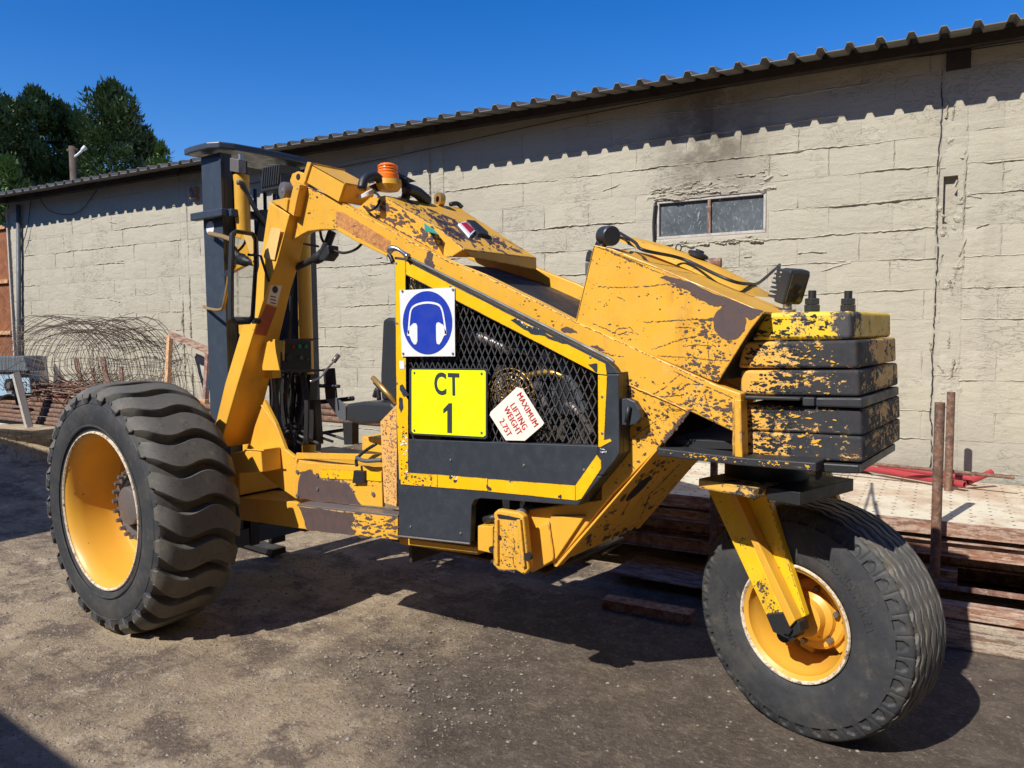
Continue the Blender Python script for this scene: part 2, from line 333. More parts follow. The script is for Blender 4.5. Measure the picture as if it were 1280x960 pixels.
def mk_glass():
    b = NB('dusty_window_glass')
    n = b.noise(34, 8, 0.78, stretch=(1, 1, 0.6), dist=1.0)
    cc = b.mix(b.step(n, 0.58, 0.63), (0.075, 0.088, 0.095), (0.50, 0.49, 0.46))
    cc = b.mix(b.step(b.noise(5, 5, 0.6), 0.3, 0.7, 0, 0.5), cc, (0.17, 0.19, 0.20))
    return b.out(cc, b.step(n, 0.5, 0.62, 0.12, 0.8), 0, spec=0.6)
M['glass'] = mk_glass()
M['winframe'] = simple('chipped_window_frame_paint', (0.48, 0.44, 0.39), 0.7, 0, 0.7, 30)
mm = NB('mirror_glass'); M['mirror'] = mm.out((0.75, 0.76, 0.77), 0.03, 1.0)
mm = NB('lamp_lens'); M['lens'] = mm.out((0.05, 0.045, 0.04), 0.15, 0.0)

# ------------------------------------------------------------------ object helpers
def tag(o, label=None, cat=None, group=None, kind=None):
    if label: o['label'] = label
    if cat: o['category'] = cat
    if group: o['group'] = group
    if kind: o['kind'] = kind
    return o
def base_of(p):
    loc = V((0, 0, 0))
    while p is not None:
        loc += p.location; p = p.parent
    return loc
def mesh(name, vs, fs, mat, parent=None, smooth=False, bevel=0.0, label=None, kind=None, seg=2, origin=None):
    me = bpy.data.meshes.new(name)
    off = base_of(parent)
    o = bpy.data.objects.new(name, me); col.objects.link(o)
    if parent is not None: o.parent = parent
    if origin is not None: o.location = V(origin)-off; off = V(origin)
    me.from_pydata([tuple(V(v)-off) for v in vs], [], fs)
    me.materials.append(M[mat] if isinstance(mat, str) else mat)
    if smooth: me.polygons.foreach_set('use_smooth', [True]*len(me.polygons))
    if bevel > 0:
        bm = o.modifiers.new('bevel', 'BEVEL'); bm.width = bevel; bm.segments = seg; bm.limit_method = 'ANGLE'; bm.angle_limit = R(40)
    if label: o['label'] = label
    if kind: o['kind'] = kind
    return o
def empty(name, loc, label, cat, group=None):
    o = bpy.data.objects.new(name, None); col.objects.link(o); o.location = loc; o.empty_display_size = 0.2
    return tag(o, label, cat, group)
class G:                                            # gathers several shapes of one part
    def __init__(s): s.v = []; s.f = []
    def add(s, vs, fs):
        n = len(s.v); s.v += [V(v) for v in vs]; s.f += [tuple(i+n for i in f) for f in fs]; return s
    def out(s, name, mat, parent=None, **k): return mesh(name, s.v, s.f, mat, parent, **k)
def d_loft(A, B):
    n = len(A)
    nrm = V((0, 0, 0))
    for i in range(n):
        nrm += (A[i]-A[0]).cross(A[(i+1) % n]-A[0])
    ax = sum(((B[i]-A[i]) for i in range(n)), V((0, 0, 0)))
    if nrm.dot(ax) < 0: A, B = A, B
    else: A, B = A[::-1], B[::-1]
    fs = [tuple(range(n)), tuple(range(2*n-1, n-1, -1))]
    fs += [(i, n+i, n+(i+1) % n, (i+1) % n) for i in range(n)]
    return A+B, fs
def fixn(vs, fs):                                   # flip so that faces look outward (by signed volume)
    vol = 0
    for f in fs:
        for i in range(1, len(f)-1): vol += vs[f[0]].dot(vs[f[i]].cross(vs[f[i+1]]))
    return vs, ([f[::-1] for f in fs] if vol < 0 else fs)
def loft(name, A, B, mat, parent=None, bevel=0.003, **k):
    vs, fs = d_loft([V(a) for a in A], [V(b) for b in B]); c = vs[0].copy(); v2, fs = fixn([v-c for v in vs], fs)
    return mesh(name, vs, fs, mat, parent, bevel=bevel, **k)
def slab(name, pts, vec, mat, parent=None, bevel=0.003, **k):
    vec = V(vec); return loft(name, pts, [V(p)+vec for p in pts], mat, parent, bevel, **k)
def ys(name, px, y, t, mat, parent=None, bevel=0.003, **k):      # outline on a lengthwise plane, thickness t away from the camera
    return slab(name, Y(px, y), (0, t, 0), mat, parent, bevel, **k)
def d_box(c, ax, ay, az):
    c, ax, ay, az = V(c), V(ax), V(ay), V(az)
    vs = [c+ax*i+ay*j+az*k for i in (-1, 1) for j in (-1, 1) for k in (-1, 1)]
    fs = [(0, 1, 3, 2), (4, 6, 7, 5), (0, 4, 5, 1), (2, 3, 7, 6), (0, 2, 6, 4), (1, 5, 7, 3)]
    vv, fs = fixn([v-c for v in vs], fs); return vs, fs
def bx(x0, x1, y0, y1, z0, z1):
    return d_box(((x0+x1)/2, (y0+y1)/2, (z0+z1)/2), ((x1-x0)/2, 0, 0), (0, (y1-y0)/2, 0), (0, 0, (z1-z0)/2))
def box(name, x0, x1, y0, y1, z0, z1, mat, parent=None, bevel=0.003, **k):
    return mesh(name, *bx(x0, x1, y0, y1, z0, z1), mat, parent, bevel=bevel, **k)
def wbox(name, s0, s1, o0, o1, z0, z1, mat, parent=None, bevel=0.003, **k):   # box aligned with the wall
    c = wp((s0+s1)/2, (o0+o1)/2, (z0+z1)/2)
    return mesh(name, *d_box(c, WD*(s1-s0)/2, WN*(o1-o0)/2, (0, 0, (z1-z0)/2)), mat, parent, bevel=bevel, **k)
def frame_of(d):
    d = V(d).normalized(); a = V((0, 0, 1)) if abs(d.z) < 0.9 else V((1, 0, 0))
    x = a.cross(d).normalized(); return x, d.cross(x)
def smooth_path(pts, n=6):
    pts = [V(p) for p in pts]
    if len(pts) < 3: return pts
    q = [pts[0]*2-pts[1]]+pts+[pts[-1]*2-pts[-2]]; o = []
    for i in range(1, len(q)-2):
        a, b, c, d = q[i-1:i+3]
        for k in range(n):
            t = k/n
            o.append(0.5*((2*b)+(c-a)*t+(2*a-5*b+4*c-d)*t*t+(3*b-a-3*c+d)*t**3))
    return o+[pts[-1]]
def d_tube(pts, r, n=8, cap=True):
    pts = [V(p) for p in pts]; vs = []; fs = []; x = None
    for i, p in enumerate(pts):
        d = (pts[min(i+1, len(pts)-1)]-pts[max(i-1, 0)])
        if d.length < 1e-9: d = V((0, 0, 1))
        d.normalize()
        if x is None: x, y = frame_of(d)
        else:
            x = x-d*x.dot(d)
            if x.length < 1e-6: x, y = frame_of(d)
            x.normalize(); y = d.cross(x)
        rr = r[i] if isinstance(r, (list, tuple)) else r
        vs += [p+(x*math.cos(2*math.pi*k/n)+y*math.sin(2*math.pi*k/n))*rr for k in range(n)]
    for i in range(len(pts)-1):
        for k in range(n):
            a = i*n+k; b = i*n+(k+1) % n; fs.append((a, b, b+n, a+n))
    if cap: fs += [tuple(range(n))[::-1], tuple(range((len(pts)-1)*n, len(pts)*n))]
    return vs, fs
def tube(name, pts, r, mat, parent=None, n=8, sm=True, **k):
    vs, fs = d_tube(smooth_path(pts) if sm else pts, r, n); return mesh(name, vs, fs, mat, parent, smooth=(n > 6), **k)
def d_lathe(prof, c, ax, n=48, close=True):          # prof: (distance along axis, radius)
    c = V(c); ax = V(ax).normalized(); x, y = frame_of(ax); vs = []; fs = []
    for v, r in prof:
        vs += [c+ax*v+(x*math.cos(2*math.pi*k/n)+y*math.sin(2*math.pi*k/n))*max(r, 1e-4) for k in range(n)]
    for i in range(len(prof)-1):
        for k in range(n):
            a = i*n+k; b = i*n+(k+1) % n; fs.append((a, a+n, b+n, b))
    if close: fs += [tuple(range(n)), tuple(range((len(prof)-1)*n, len(prof)*n))[::-1]]
    return vs, fs
def lathe(name, prof, c, ax, mat, parent=None, n=48, smooth=True, close=True, **k):
    vs, fs = d_lathe(prof, c, ax, n, close)
    o = mesh(name, vs, fs, mat, parent, smooth=smooth, **k)
    if smooth: sharp(o)
    return o
def sharp(o, ang=35):
    o.data.polygons.foreach_set('use_smooth', [True]*len(o.data.polygons))
    try: o.data.set_sharp_from_angle(angle=R(ang))
    except Exception: pass
def disc(name, c, ax, r, t, mat, parent=None, n=24, **k):
    return lathe(name, [(0, r), (t, r)], c, ax, mat, parent, n, **k)
def text_data(s, size, offset=0.0, extrude=0.0006, spacing=1.0):
    cu = bpy.data.curves.new('lettering', 'FONT'); cu.body = s; cu.size = size; cu.offset = offset; cu.extrude = extrude
    cu.align_x = 'CENTER'; cu.align_y = 'CENTER'; cu.space_character = spacing; cu.resolution_u = 4
    ob = bpy.data.objects.new('lettering', cu)
    me = bpy.data.meshes.new_from_object(ob)
    vs = [v.co.copy() for v in me.vertices]; fs = [tuple(p.vertices) for p in me.polygons]
    bpy.data.objects.remove(ob); bpy.data.meshes.remove(me); bpy.data.curves.remove(cu)
    return vs, fs
def text_on(name, s, size, c, ex, ey, mat, parent, offset=0.0, spacing=1.0, sx=1.0):
    vs, fs = text_data(s, size, offset, 0.0006, spacing); ex = V(ex).normalized(); ey = V(ey).normalized(); ez = ex.cross(ey)
    return mesh(name, [V(c)+ex*v.x*sx+ey*v.y+ez*v.z for v in vs], fs, mat, parent)

# ------------------------------------------------------------------ ground
xs = [-400, -200, -100, -60, -40, -30, -24, -20]+[-18+0.35*i for i in range(74)]+[9, 12, 20, 40, 80, 150, 400]
yy = [-400, -200, -100, -50, -25, -14, -8, -5]+[-3+0.35*i for i in range(40)]+[12, 15, 20, 30, 60, 120, 400]
vs = []; fs = []
for j, y in enumerate(yy):
    for i, x in enumerate(xs):
        z = ground_z(x, y)
        if -18 < x < 8 and -3 < y < 11:
            z += 0.012*math.sin(x*1.7+y*2.3)*math.sin(y*1.1-x*0.6)*(0.0 if (abs(x+3.9) < 1 and y < 3) or (abs(x+0.8) < .8) else 1)
        vs.append((x, y, z))
for j in range(len(yy)-1):
    for i in range(len(xs)-1):
        a = j*len(xs)+i; fs.append((a, a+1, a+1+len(xs), a+len(xs)))
g = mesh('ground', vs, fs, 'ground', smooth=True); g['kind'] = 'structure'
# loose stones and crumbs of gravel
gs = G(); rs = random.Random(3)
ICO = [V((0, 0, 1)), V((.9, 0, .2)), V((.25, .85, .15)), V((-.75, .5, .2)), V((-.7, -.55, .1)), V((.3, -.9, .2))]
ICF = [(0, 1, 2), (0, 2, 3), (0, 3, 4), (0, 4, 5), (0, 5, 1)]
for i in range(26000):
    if i < 22000:
        x = rs.uniform(-6.5, 0.8) if i % 2 else rs.uniform(-5.5, -1.6); y = 0.7+rs.random()**(1.3 if i % 2 else 1.9)*3.6
        if x > -1.9 and rs.random() < 0.6: continue
    else:
        s = rs.uniform(-11.5, 1.5); o = rs.uniform(0.2, 4.0); q = wp(s, o, 0); x, y = q.x, q.y
    r = 0.0018+0.0085*rs.random()**5 + (0.009 if rs.random() < 0.003 else 0)
    a = rs.random()*6.28; ca, sa = math.cos(a), math.sin(a); kx = rs.uniform(.7, 1.4)
    z = ground_z(x, y)
    gs.add([(x+r*(p.x*kx*ca-p.y*sa), y+r*(p.x*kx*sa+p.y*ca), z-0.001+r*p.z*0.8) for p in ICO], ICF)
o = gs.out('gravel', 'stone'); tag(o, 'small loose stones and grit scattered over the oily dirt yard', 'gravel', kind='stuff')

# ------------------------------------------------------------------ block wall
C0 = 1.591-0.1955*9                                   # a course line below the ground
COURSE = 0.1955; BL = 0.395; TOPZ = 3.36
wall = empty('block_wall', wp(-4, 0, 0), 'long beige rendered block wall of the shed behind the forklift', 'wall')
SW0, SW1, ZW0, ZW1 = -1.957, -1.136, 2.222, 2.512     # window opening
SL, SR = -10.82, 2.6
PIL = [(-0.075, 0.075), (-4.03, -3.89), (-7.42, -7.30)]   # flush pilaster bands
variants = []
def block_mesh(wd, ht, seed):
    rr = random.Random(seed); nx, nz = 5, 3; vs = []; fs = []
    for j in range(nz):
        for i in range(nx):
            u = -wd/2+wd*i/(nx-1); v = -ht/2+ht*j/(nz-1)
            e = (i in (0, nx-1)) or (j in (0, nz-1))
            vs.append((u+(rr.uniform(-.004, .004) if e else 0), -(rr.uniform(-.0005, .001) if e else rr.uniform(.0035, .0085)), v+(rr.uniform(-.003, .003) if e else 0)))
    for j in range(nz-1):
        for i in range(nx-1):
            a = j*nx+i; fs.append((a, a+1, a+1+nx, a+nx))
    ring = [i for i in range(nx)]+[nx*(j+1)-1 for j in range(1, nz)]+[nx*nz-1-i for i in range(1, nx)]+[nx*j for j in range(nz-2, 0, -1)]
    n = len(vs); L = len(ring)
    for k in ring: vs.append(vs[k])
    for k in ring: vs.append((vs[k][0]*.99, 0.03, vs[k][2]*.985))
    for k in range(L): fs.append((n+k, n+L+k, n+L+(k+1) % L, n+(k+1) % L)[::-1])
    me = bpy.data.meshes.new('block'); me.from_pydata(vs, [], fs); me.materials.append(M['wall'])
    me.polygons.foreach_set('use_smooth', [True]*len(me.polygons))
    return me
variants = [block_mesh(BL-0.003, COURSE-0.002, 50+i) for i in range(10)]
blocks = []; joints = []
segs = []
edges_ = sorted([SL]+[e for p in PIL for e in p]+[SR])
for i in range(0, len(edges_), 2): segs.append((edges_[i], edges_[i+1]))
rb = random.Random(5)
k = 0
while C0+COURSE*k < TOPZ:
    z0 = C0+COURSE*k; z1 = min(z0+COURSE, TOPZ)
    for (a, b) in segs:
        s = a - (BL/2 if k % 2 else 0)
        while s < b-0.02:
            s0 = max(s, a); s1 = min(s+BL, b); s += BL
            if s1-s0 < 0.04: continue
            if z1 <= 0.02: continue
            parts = [(s0, s1, z0, z1)]
            if s1 > SW0 and s0 < SW1 and z1 > ZW0 and z0 < ZW1:
                parts = []
                if s0 < SW0-0.03: parts.append((s0, SW0, z0, z1))
                if s1 > SW1+0.03: parts.append((SW1, s1, z0, z1))
                m0, m1 = max(s0, SW0), min(s1, SW1)
                if z0 < ZW0-0.03: parts.append((m0, m1, z0, ZW0))
                if z1 > ZW1+0.03: parts.append((m0, m1, ZW1, z1))
            blocks += parts
            joints.append((s0, z0, z1))
    k += 1
def visible(bk): return bk[0] < 0.55 and bk[3] > 0.25
blocks.sort(key=lambda t: (not visible(t), -(t[0]+t[1])))
E_ROT = AW
stuffv = G()
for i, (s0, s1, z0, z1) in enumerate(blocks):
    full = abs(s1-s0-BL) < 1e-4 and abs(z1-z0-COURSE) < 1e-4
    c = wp((s0+s1)/2, 0.0062+rb.uniform(-.0005, .0015), (z0+z1)/2)
    me = variants[rb.randrange(10)] if full else block_mesh(s1-s0-0.003, z1-z0-0.002, 900+i)
    if i < 300:
        o = bpy.data.objects.new('block', me); col.objects.link(o); o.parent = wall
        o.location = c-wall.location; o.rotation_euler = (rb.uniform(-.003, .003), rb.uniform(-.004, .004), E_ROT+rb.uniform(-.003, .003))
    else:
        ca, sa = math.cos(E_ROT), math.sin(E_ROT)
        stuffv.add([(c.x+v.co.x*ca-v.co.y*sa, c.y+v.co.x*sa+v.co.y*ca, c.z+v.co.z) for v in me.vertices], [tuple(p.vertices) for p in me.polygons])
stuffv.out('far_blocks', 'wall', wall, kind='stuff', smooth=True, label='farther smaller blocks of the wall')
# body of the wall behind the block faces, with the window opening left free
wb = G()
for (a, b, z0, z1) in [(SL, SW0, -0.1, TOPZ), (SW1, -.045, -0.1, TOPZ), (.035, SR, -.1, TOPZ), (-.045, .035, -.1, 2.20), (-.045, .035, 2.50, TOPZ), (SW0, SW1, -0.1, ZW0), (SW0, SW1, ZW1, TOPZ)]:
    wb.add(*d_box(wp((a+b)/2, -0.095, (z0+z1)/2), WD*(b-a)/2, WN*0.1006, (0, 0, (z1-z0)/2)))
wb.add(*d_box(wp(0, -.06, 2.3), WD*.05, WN*.02, (0, 0, .25)))
wb.out('wall_core', 'mortar', wall)
# ragged raised mortar along the joints
def ridge(gm, p0, p1, h=0.011, wdt=0.007, wob=0.007, keep=0.6, seed=0, step=0.022, off=0.004):
    rr = random.Random(seed); L = (V(p1)-V(p0)).length; n = max(2, int(L/step)); d = (V(p1)-V(p0)).normalized()
    side = WN.cross(d).normalized(); lv = rr.random(); wv = 0; ring = []
    for i in range(n+1):
        lv += rr.uniform(-.32, .32); lv = min(1.25, max(-0.4, lv)); wv = min(1, max(-1, wv+rr.uniform(-.35, .35)))
        hh = max(0, lv-(1-keep)*0.9)*h*1.6*rr.uniform(.7, 1.2); ww = wdt*rr.uniform(.6, 1.5)
        c = V(p0)+d*(L*i/n)+side*wv*wob
        ring.append((c-side*ww-WN*off*0.2, c+side*rr.uniform(-.4, .4)*ww-WN*(off+hh), c+side*ww-WN*off*0.2))
    vs = [v for r_ in ring for v in r_]
    fs = []
    for i in range(n):
        a = i*3
        fs += [(a, a+1, a+4, a+3), (a+1, a+2, a+5, a+4)]
    gm.add(vs, fs)
gm = G(); k = 0
while C0+COURSE*k < TOPZ-0.02:
    z = C0+COURSE*k; k += 1
    if z < 0.1: continue
    for (a, b) in segs:
        if a < SW1 < b and ZW0 < z < ZW1:
            ridge(gm, wp(a, 0.004, z), wp(SW0-.02, 0.004, z), seed=k, keep=.62); ridge(gm, wp(SW1+.03, 0.004, z), wp(b, 0.004, z), seed=k+99, keep=.62)
        else: ridge(gm, wp(a, 0.004, z), wp(b, 0.004, z), seed=k*7+int(a*10), keep=0.50, h=.0075, wob=.010)
for i, (s, z0, z1) in enumerate(joints):
    if z0 < 0.1 or (SW0 < s < SW1 and z1 > ZW0 and z0 < ZW1): continue
    ridge(gm, wp(s, 0.004, z0+.01), wp(s, 0.004, min(z1, TOPZ)-.01), seed=i+500, keep=0.32, wdt=0.007, h=.007)
for (a, b) in PIL:
    for e in (a, b): ridge(gm, wp(e, 0.005, 0.2), wp(e, 0.005, TOPZ), seed=int(e*100), keep=.75, h=.012, wdt=.008)
# broken plaster lumps over and under the window, and at the right-hand pilaster
rl = random.Random(12)
def lump(gm, s, z, a, b, h, rot=0):
    n = 9; vs = [wp(s+rl.uniform(-.2, .2)*a, 0.004+h, z+rl.uniform(-.2, .2)*b)]
    for rr_, hh in ((0.6, 0.75), (1.0, 0.0)):
        for i in range(n):
            t = 6.283*i/n; q = rr_*rl.uniform(.75, 1.2); u, v = math.cos(t)*a*q, math.sin(t)*b*q
            vs.append(wp(s+u*math.cos(rot)-v*math.sin(rot), 0.003+h*hh*rl.uniform(.7, 1.2), z+u*math.sin(rot)+v*math.cos(rot)))
    fs = [(0, 1+(i+1) % n, 1+i) for i in range(n)]+[(1+i, 1+(i+1) % n, 1+n+(i+1) % n, 1+n+i) for i in range(n)]
    gm.add(vs, fs)
for i in range(95):
    t = rl.random(); sa_ = SW0-0.07+t*0.9; z = ZW1+0.012+rl.random()**1.5*0.15*(0.55+0.6*t); L = rl.uniform(.04, .17); tl = rl.uniform(-.35, .45)
    ridge(gm, wp(sa_, .004, z), wp(sa_+L, .004, z+L*tl*.5), h=rl.uniform(.005, .012), wdt=rl.uniform(.008, .018), wob=.010, keep=.75, seed=3000+i, step=.012)
for i in range(30):
    sa_ = SW0+rl.random()*0.75; z = ZW0-0.02-rl.random()*0.045; ridge(gm, wp(sa_, .004, z), wp(sa_+rl.uniform(.04, .12), .004, z+rl.uniform(-.01, .01)), h=.013, wdt=.009, keep=.8, seed=3300+i, step=.012)
for i in range(26):
    z = rl.choice((rl.uniform(1.75, 2.1), rl.uniform(1.2, 1.7), rl.uniform(2.4, 2.9))); sa_ = rl.uniform(-.08, .07); ridge(gm, wp(sa_, .004, z), wp(sa_+rl.uniform(-.04, .04), .004, z+rl.uniform(.04, .14)), h=.010, wdt=.010, keep=.8, seed=3600+i, step=.012)
for i in range(90):
    sa_ = rl.uniform(-10, 1.2); z = rl.uniform(.5, 3.0)
    if SW0-.2 < sa_ < SW1+.05 and ZW0-.05 < z < ZW1+.05: continue
    L = rl.uniform(.05, .22); ridge(gm, wp(sa_, .006, z), wp(sa_+L, .006, z+L*rl.uniform(-.25, .25)), h=.007, wdt=.006, keep=.7, seed=3900+i, step=.015)
for i in range(30):
    z = rl.uniform(0.7, 3.0); lump(gm, 0.02+rl.gauss(0, .035), z, rl.uniform(.008, .03), rl.uniform(.01, .035), rl.uniform(.005, .016), rl.uniform(-1, 1))
for i in range(110):
    s = rl.uniform(-10.5, 1.5); z = C0+COURSE*rl.randint(2, 17)+rl.gauss(0, .006)
    if z > TOPZ-.05 or z < 0.1 or (SW0-.02 < s < SW1+.02 and ZW0-.02 < z < ZW1+.02): continue
    lump(gm, s, z, rl.uniform(.015, .06), rl.uniform(.004, .012), rl.uniform(.004, .014), rl.uniform(-.12, .12))
gm.out('mortar_ridge', 'mortar', wall, kind='stuff', label='ragged mortar squeezed out of the joints')
# pilaster bands, the right-hand one with an open chase
def band(a, b, z0, z1, off=0.006):
    n = int((z1-z0)/0.2)+1
    for i in range(n):
        za = z0+(z1-z0)*i/n; zb = z0+(z1-z0)*(i+1)/n
        me = block_mesh(b-a-0.012, zb-za-0.001, int(a*77)+i)
        o = bpy.data.objects.new('pilaster_block', me); col.objects.link(o); o.parent = wall
        o.location = wp((a+b)/2, off, (za+zb)/2)-wall.location; o.rotation_euler = (0, 0, E_ROT)
band(-0.065, 0.075, 0.0, 2.18, 0.004); band(-0.065, 0.075, 2.54, TOPZ, 0.004)
band(PIL[1][0], PIL[1][1], 0, TOPZ, 0.009); band(PIL[2][0], PIL[2][1], 0, TOPZ, 0.009)
ck = G(); rr = random.Random(4)
pz = 0.45; s0 = -.072
while pz < 3.15:
    nz = pz+rr.uniform(.015, .04); s1_ = min(-.064, max(-.082, s0+rr.uniform(-.006, .006))); w0_, w1_ = rr.uniform(.0012, .0045), rr.uniform(.0012, .0045)
    if rr.random() < .93:
        ck.add([wp(s0-w0_, .0155, pz), wp(s0+w0_, .0155, pz), wp(s1_+w1_, .0155, nz), wp(s1_-w1_, .0155, nz)], [(0, 1, 2, 3)])
    s0 = s1_; pz = nz
ck.out('crack', 'black', wall, label='dark vertical crack beside the right pilaster')
# window
wf = empty('steel_window', wp((SW0+SW1)/2, 0, ZW0), 'small wide two-pane steel window with dirty glass in the block wall', 'window')
def wfb(a, b, z0, z1, mat, nm='frame', o0=-0.04, o1=0.0): return wbox(nm, a, b, o0, o1, z0, z1, mat, wf)
M['winframe'] = simple('chipped_window_frame_paint', (0.48, 0.44, 0.39), 0.7, 0, 0.7, 30)
wfb(SW0+.012, SW1-.005, ZW0+.002, ZW0+.022, 'winframe', 'frame_rail'); wfb(SW0+.012, SW1-.005, ZW1-.020, ZW1-.002, 'winframe', 'frame_rail')
wfb(SW0+.012, SW0+.030, ZW0+.022, ZW1-.02, 'winframe', 'frame_stile'); wfb(SW1-.023, SW1-.005, ZW0+.022, ZW1-.02, 'winframe', 'frame_stile')
smid = (SW0+SW1)/2+.0
wfb(smid-.011, smid+.011, ZW0+.022, ZW1-.02, 'rust', 'mullion', -0.045, -0.002)
for a, b in ((SW0+.03, smid-.011), (smid+.011, SW1-.023)):
    wfb(a, b, ZW0+.022, ZW1-.02, 'glass', 'pane', -0.03, -0.024)
tube('pipe', [onw((819, 254), .02), onw((817, 280), .02), onw((818, 308), .02)], 0.011, 'black', wf)

# ------------------------------------------------------------------ roof
roof = empty('corrugated_roof', wp(-4, 0.3, 3.3), 'grey ribbed sheet roof overhanging the beige block wall on a dark beam', 'roof')
EO = 0.36; EZ = 3.285; RP = math.tan(R(10.5))
prof = []; s = -11.35; RIB = 0.1715
ribz = 0.036
cnt = 0
sheets = []
while s < 2.7:
    sheets.append(s); s += RIB*4
for s0 in sheets:
    vs = []; fs = []; pr = []
    for q in range(4):
        a = s0+q*RIB
        pr += [(a, 0), (a+RIB-0.062, 0), (a+RIB-0.048, ribz), (a+RIB-0.018, ribz)]
    pr.append((s0+4*RIB+0.004, 0))
    jo = random.Random(int(s0*100)).uniform(-.012, .012)
    for t in (0, 1):
        for (ss, zz) in pr:
            for dz in (0, -0.006):
                off = EO+jo if t == 0 else -3.4
                vs.append(wp(ss, off, EZ+zz+dz+(EO-off)*RP+(0.002 if sheets.index(s0) % 2 else 0)))
    n = len(pr)*2
    for i in range(len(pr)-1):
        a = i*2
        fs += [(a, n+a, n+a+2, a+2), (a+1, a+3, n+a+3, n+a+1), (a, a+2, a+3, a+1), (n+a, n+a+1, n+a+3, n+a+2)]
    mesh('roof_sheet', vs, fs, 'asbestos', roof)
wbox('eave_beam', -11.2, 2.6, 0.002, 0.075, 3.270, 3.338, 'darkwood', roof, 0.004)
for s in (-3.96, -7.36, -10.75):
    wbox('rafter_end', s-.03, s+.04, 0.076, 0.13, 3.25, 3.325, 'darkwood', roof)
wbox('rafter_pocket', -.05, .085, 0.008, 0.016, 3.15, 3.268, 'darkwood', roof, 0.002)
# cables under the eave
cb = [onw((300, 232), .03), onw((470, 200), .03), onw((700, 150), .03), onw((860, 118), .03), onw((965, 98), .03), onw((1060, 78), .03), onw((1155, 70), .03), onw((1280, 52), .03)]
o = tube('eave_cable', cb, 0.004, 'black', n=5); tag(o, 'thin dark cable running along the wall just below the eave beam', 'cable')
o = tube('loose_cable', [onw((45, 240), .02), onw((60, 262), .03), onw((82, 268), .03), onw((102, 262), .03), onw((121, 238), .02)], 0.005, 'black', n=5)
tag(o, 'slack black cable drooping under the eave at the left end of the wall', 'cable')
o = tube('service_wire', [onw((39, 250), .02), onw((34, 285), .05), onw((26, 312), .05)], 0.005, 'black', n=5)
tag(o, 'short black wire hanging from the eave beside the corner pipe', 'cable')
wbox('brick_end', *(lambda p: (p.dot(WD)-.05, p.dot(WD)+.045))(onw((246, 230))), 0.002, 0.06, 2.99, 3.12, 'rust', wall)

# left end of the wall: corner pipe and gate
o = tube('corner_pipe', [onw((23, 256), .05), onw((24, 445), .05), wp(-10.86, .05, .3)], 0.028, 'hose', n=10, sm=False); tag(o, 'dark grey drain pipe standing at the left corner of the block wall', 'pipe')
gate = empty('rusty_gate', wp(-11.5, .0, .3), 'rusty orange sheet gate with pale angle-iron rails left of the wall', 'gate')
for a, b in ((-12.27, -11.82), (-11.81, -11.37), (-11.36, -10.882)):
    g_ = G(); n = 14
    for i in range(n):
        x0 = a+(b-a)*i/n; x1 = a+(b-a)*(i+1)/n
        g_.add([wp(x0, 0, .36), wp((x0+x1)/2, .016, .36), wp(x1, 0, .36), wp(x0, 0, 2.98), wp((x0+x1)/2, .016, 2.98), wp(x1, 0, 2.98)], [(0, 1, 4, 3), (1, 2, 5, 4)])
    g_.out('gate_sheet', 'rustg', gate)
for py in (284, 352, 416):
    z = onw((10, py)).z; wbox('gate_rail', -12.4, -10.88, 0.018, 0.05, z-.025, z+.025, 'framepale', gate)
wbox('gate_post', -10.878, -10.850, -0.02, 0.03, 0.3, 3.2, 'winframe', gate)

# ------------------------------------------------------------------ trees beyond the roof and a pole
def tree(name, base, h, rad, mat, seed, label, leaf=0.16, nl=15000, conical=0.5, group='trees beyond the shed roof'):
    rr = random.Random(seed); base = V(base)
    t = empty(name, base, label, 'tree', group)
    g1 = G(); g1.add(*d_tube([base+V((0, 0, h*k/6)) for k in range(6)], [rad*0.09*(1-k*0.15) for k in range(6)], 8))
    for i in range(16):
        z = h*rr.uniform(.2, .8); a = rr.random()*6.28; L = rad*(1-z/h)*rr.uniform(.6, 1)
        g1.add(*d_tube([base+V((0, 0, z)), base+V((math.cos(a)*L*.6, math.sin(a)*L*.6, z+.2*L)), base+V((math.cos(a)*L, math.sin(a)*L, z+.5*L))], [.06, .04, .015], 5))
    g1.out('trunk', 'bark', t)
    clumps = []
    for i in range(110):
        u = rr.random()**0.8; z = h*(0.08+0.92*u)
        env = rad*((1-u)**conical)*(0.55+0.45*min(1, u*4))
        a = rr.random()*6.28; q = env*rr.uniform(.55, 1.08)
        clumps.append((V((math.cos(a)*q, math.sin(a)*q, z)), rad*rr.uniform(.10, .24)))
    clumps.append((V((0, 0, h)), rad*.12)); clumps.append((V((0, 0, h*.93)), rad*.2))
    vs = []; fs = []
    for i in range(nl):
        c, r = clumps[rr.randrange(len(clumps))]
        d = V((rr.gauss(0, 1), rr.gauss(0, 1), rr.gauss(0, 1))).normalized()
        p = base+c+V((d.x, d.y, d.z*1.25))*r*rr.uniform(.55, 1.15)
        ax = (d+V((rr.uniform(-.7, .7), rr.uniform(-.7, .7), rr.uniform(.0, 1.0)))).normalized(); bx_, by_ = frame_of(ax)
        L = leaf*rr.uniform(.6, 1.5); n = len(vs)
        vs += [p-bx_*L*.28, p+bx_*L*.28, p+ax*L]
        fs.append((n, n+1, n+2))
    mesh('crown', vs, fs, mat, t)
def far(px, depth, py=None):
    d = CF*FPX+CR*(px-640)-CU*((py or 410)-480); d = d/d.dot(CF)*depth; return CAM+d
def treeat(px, toppy, depth, rad, mat, seed, label, **k):
    top = far(px, depth, toppy); tree('tree', (top.x, top.y, 0), top.z, rad, mat, seed, label, **k)
treeat(-20, 128, 26, 2.2, 'leafd', 1, 'dark conifer at the far left edge beyond the shed roof')
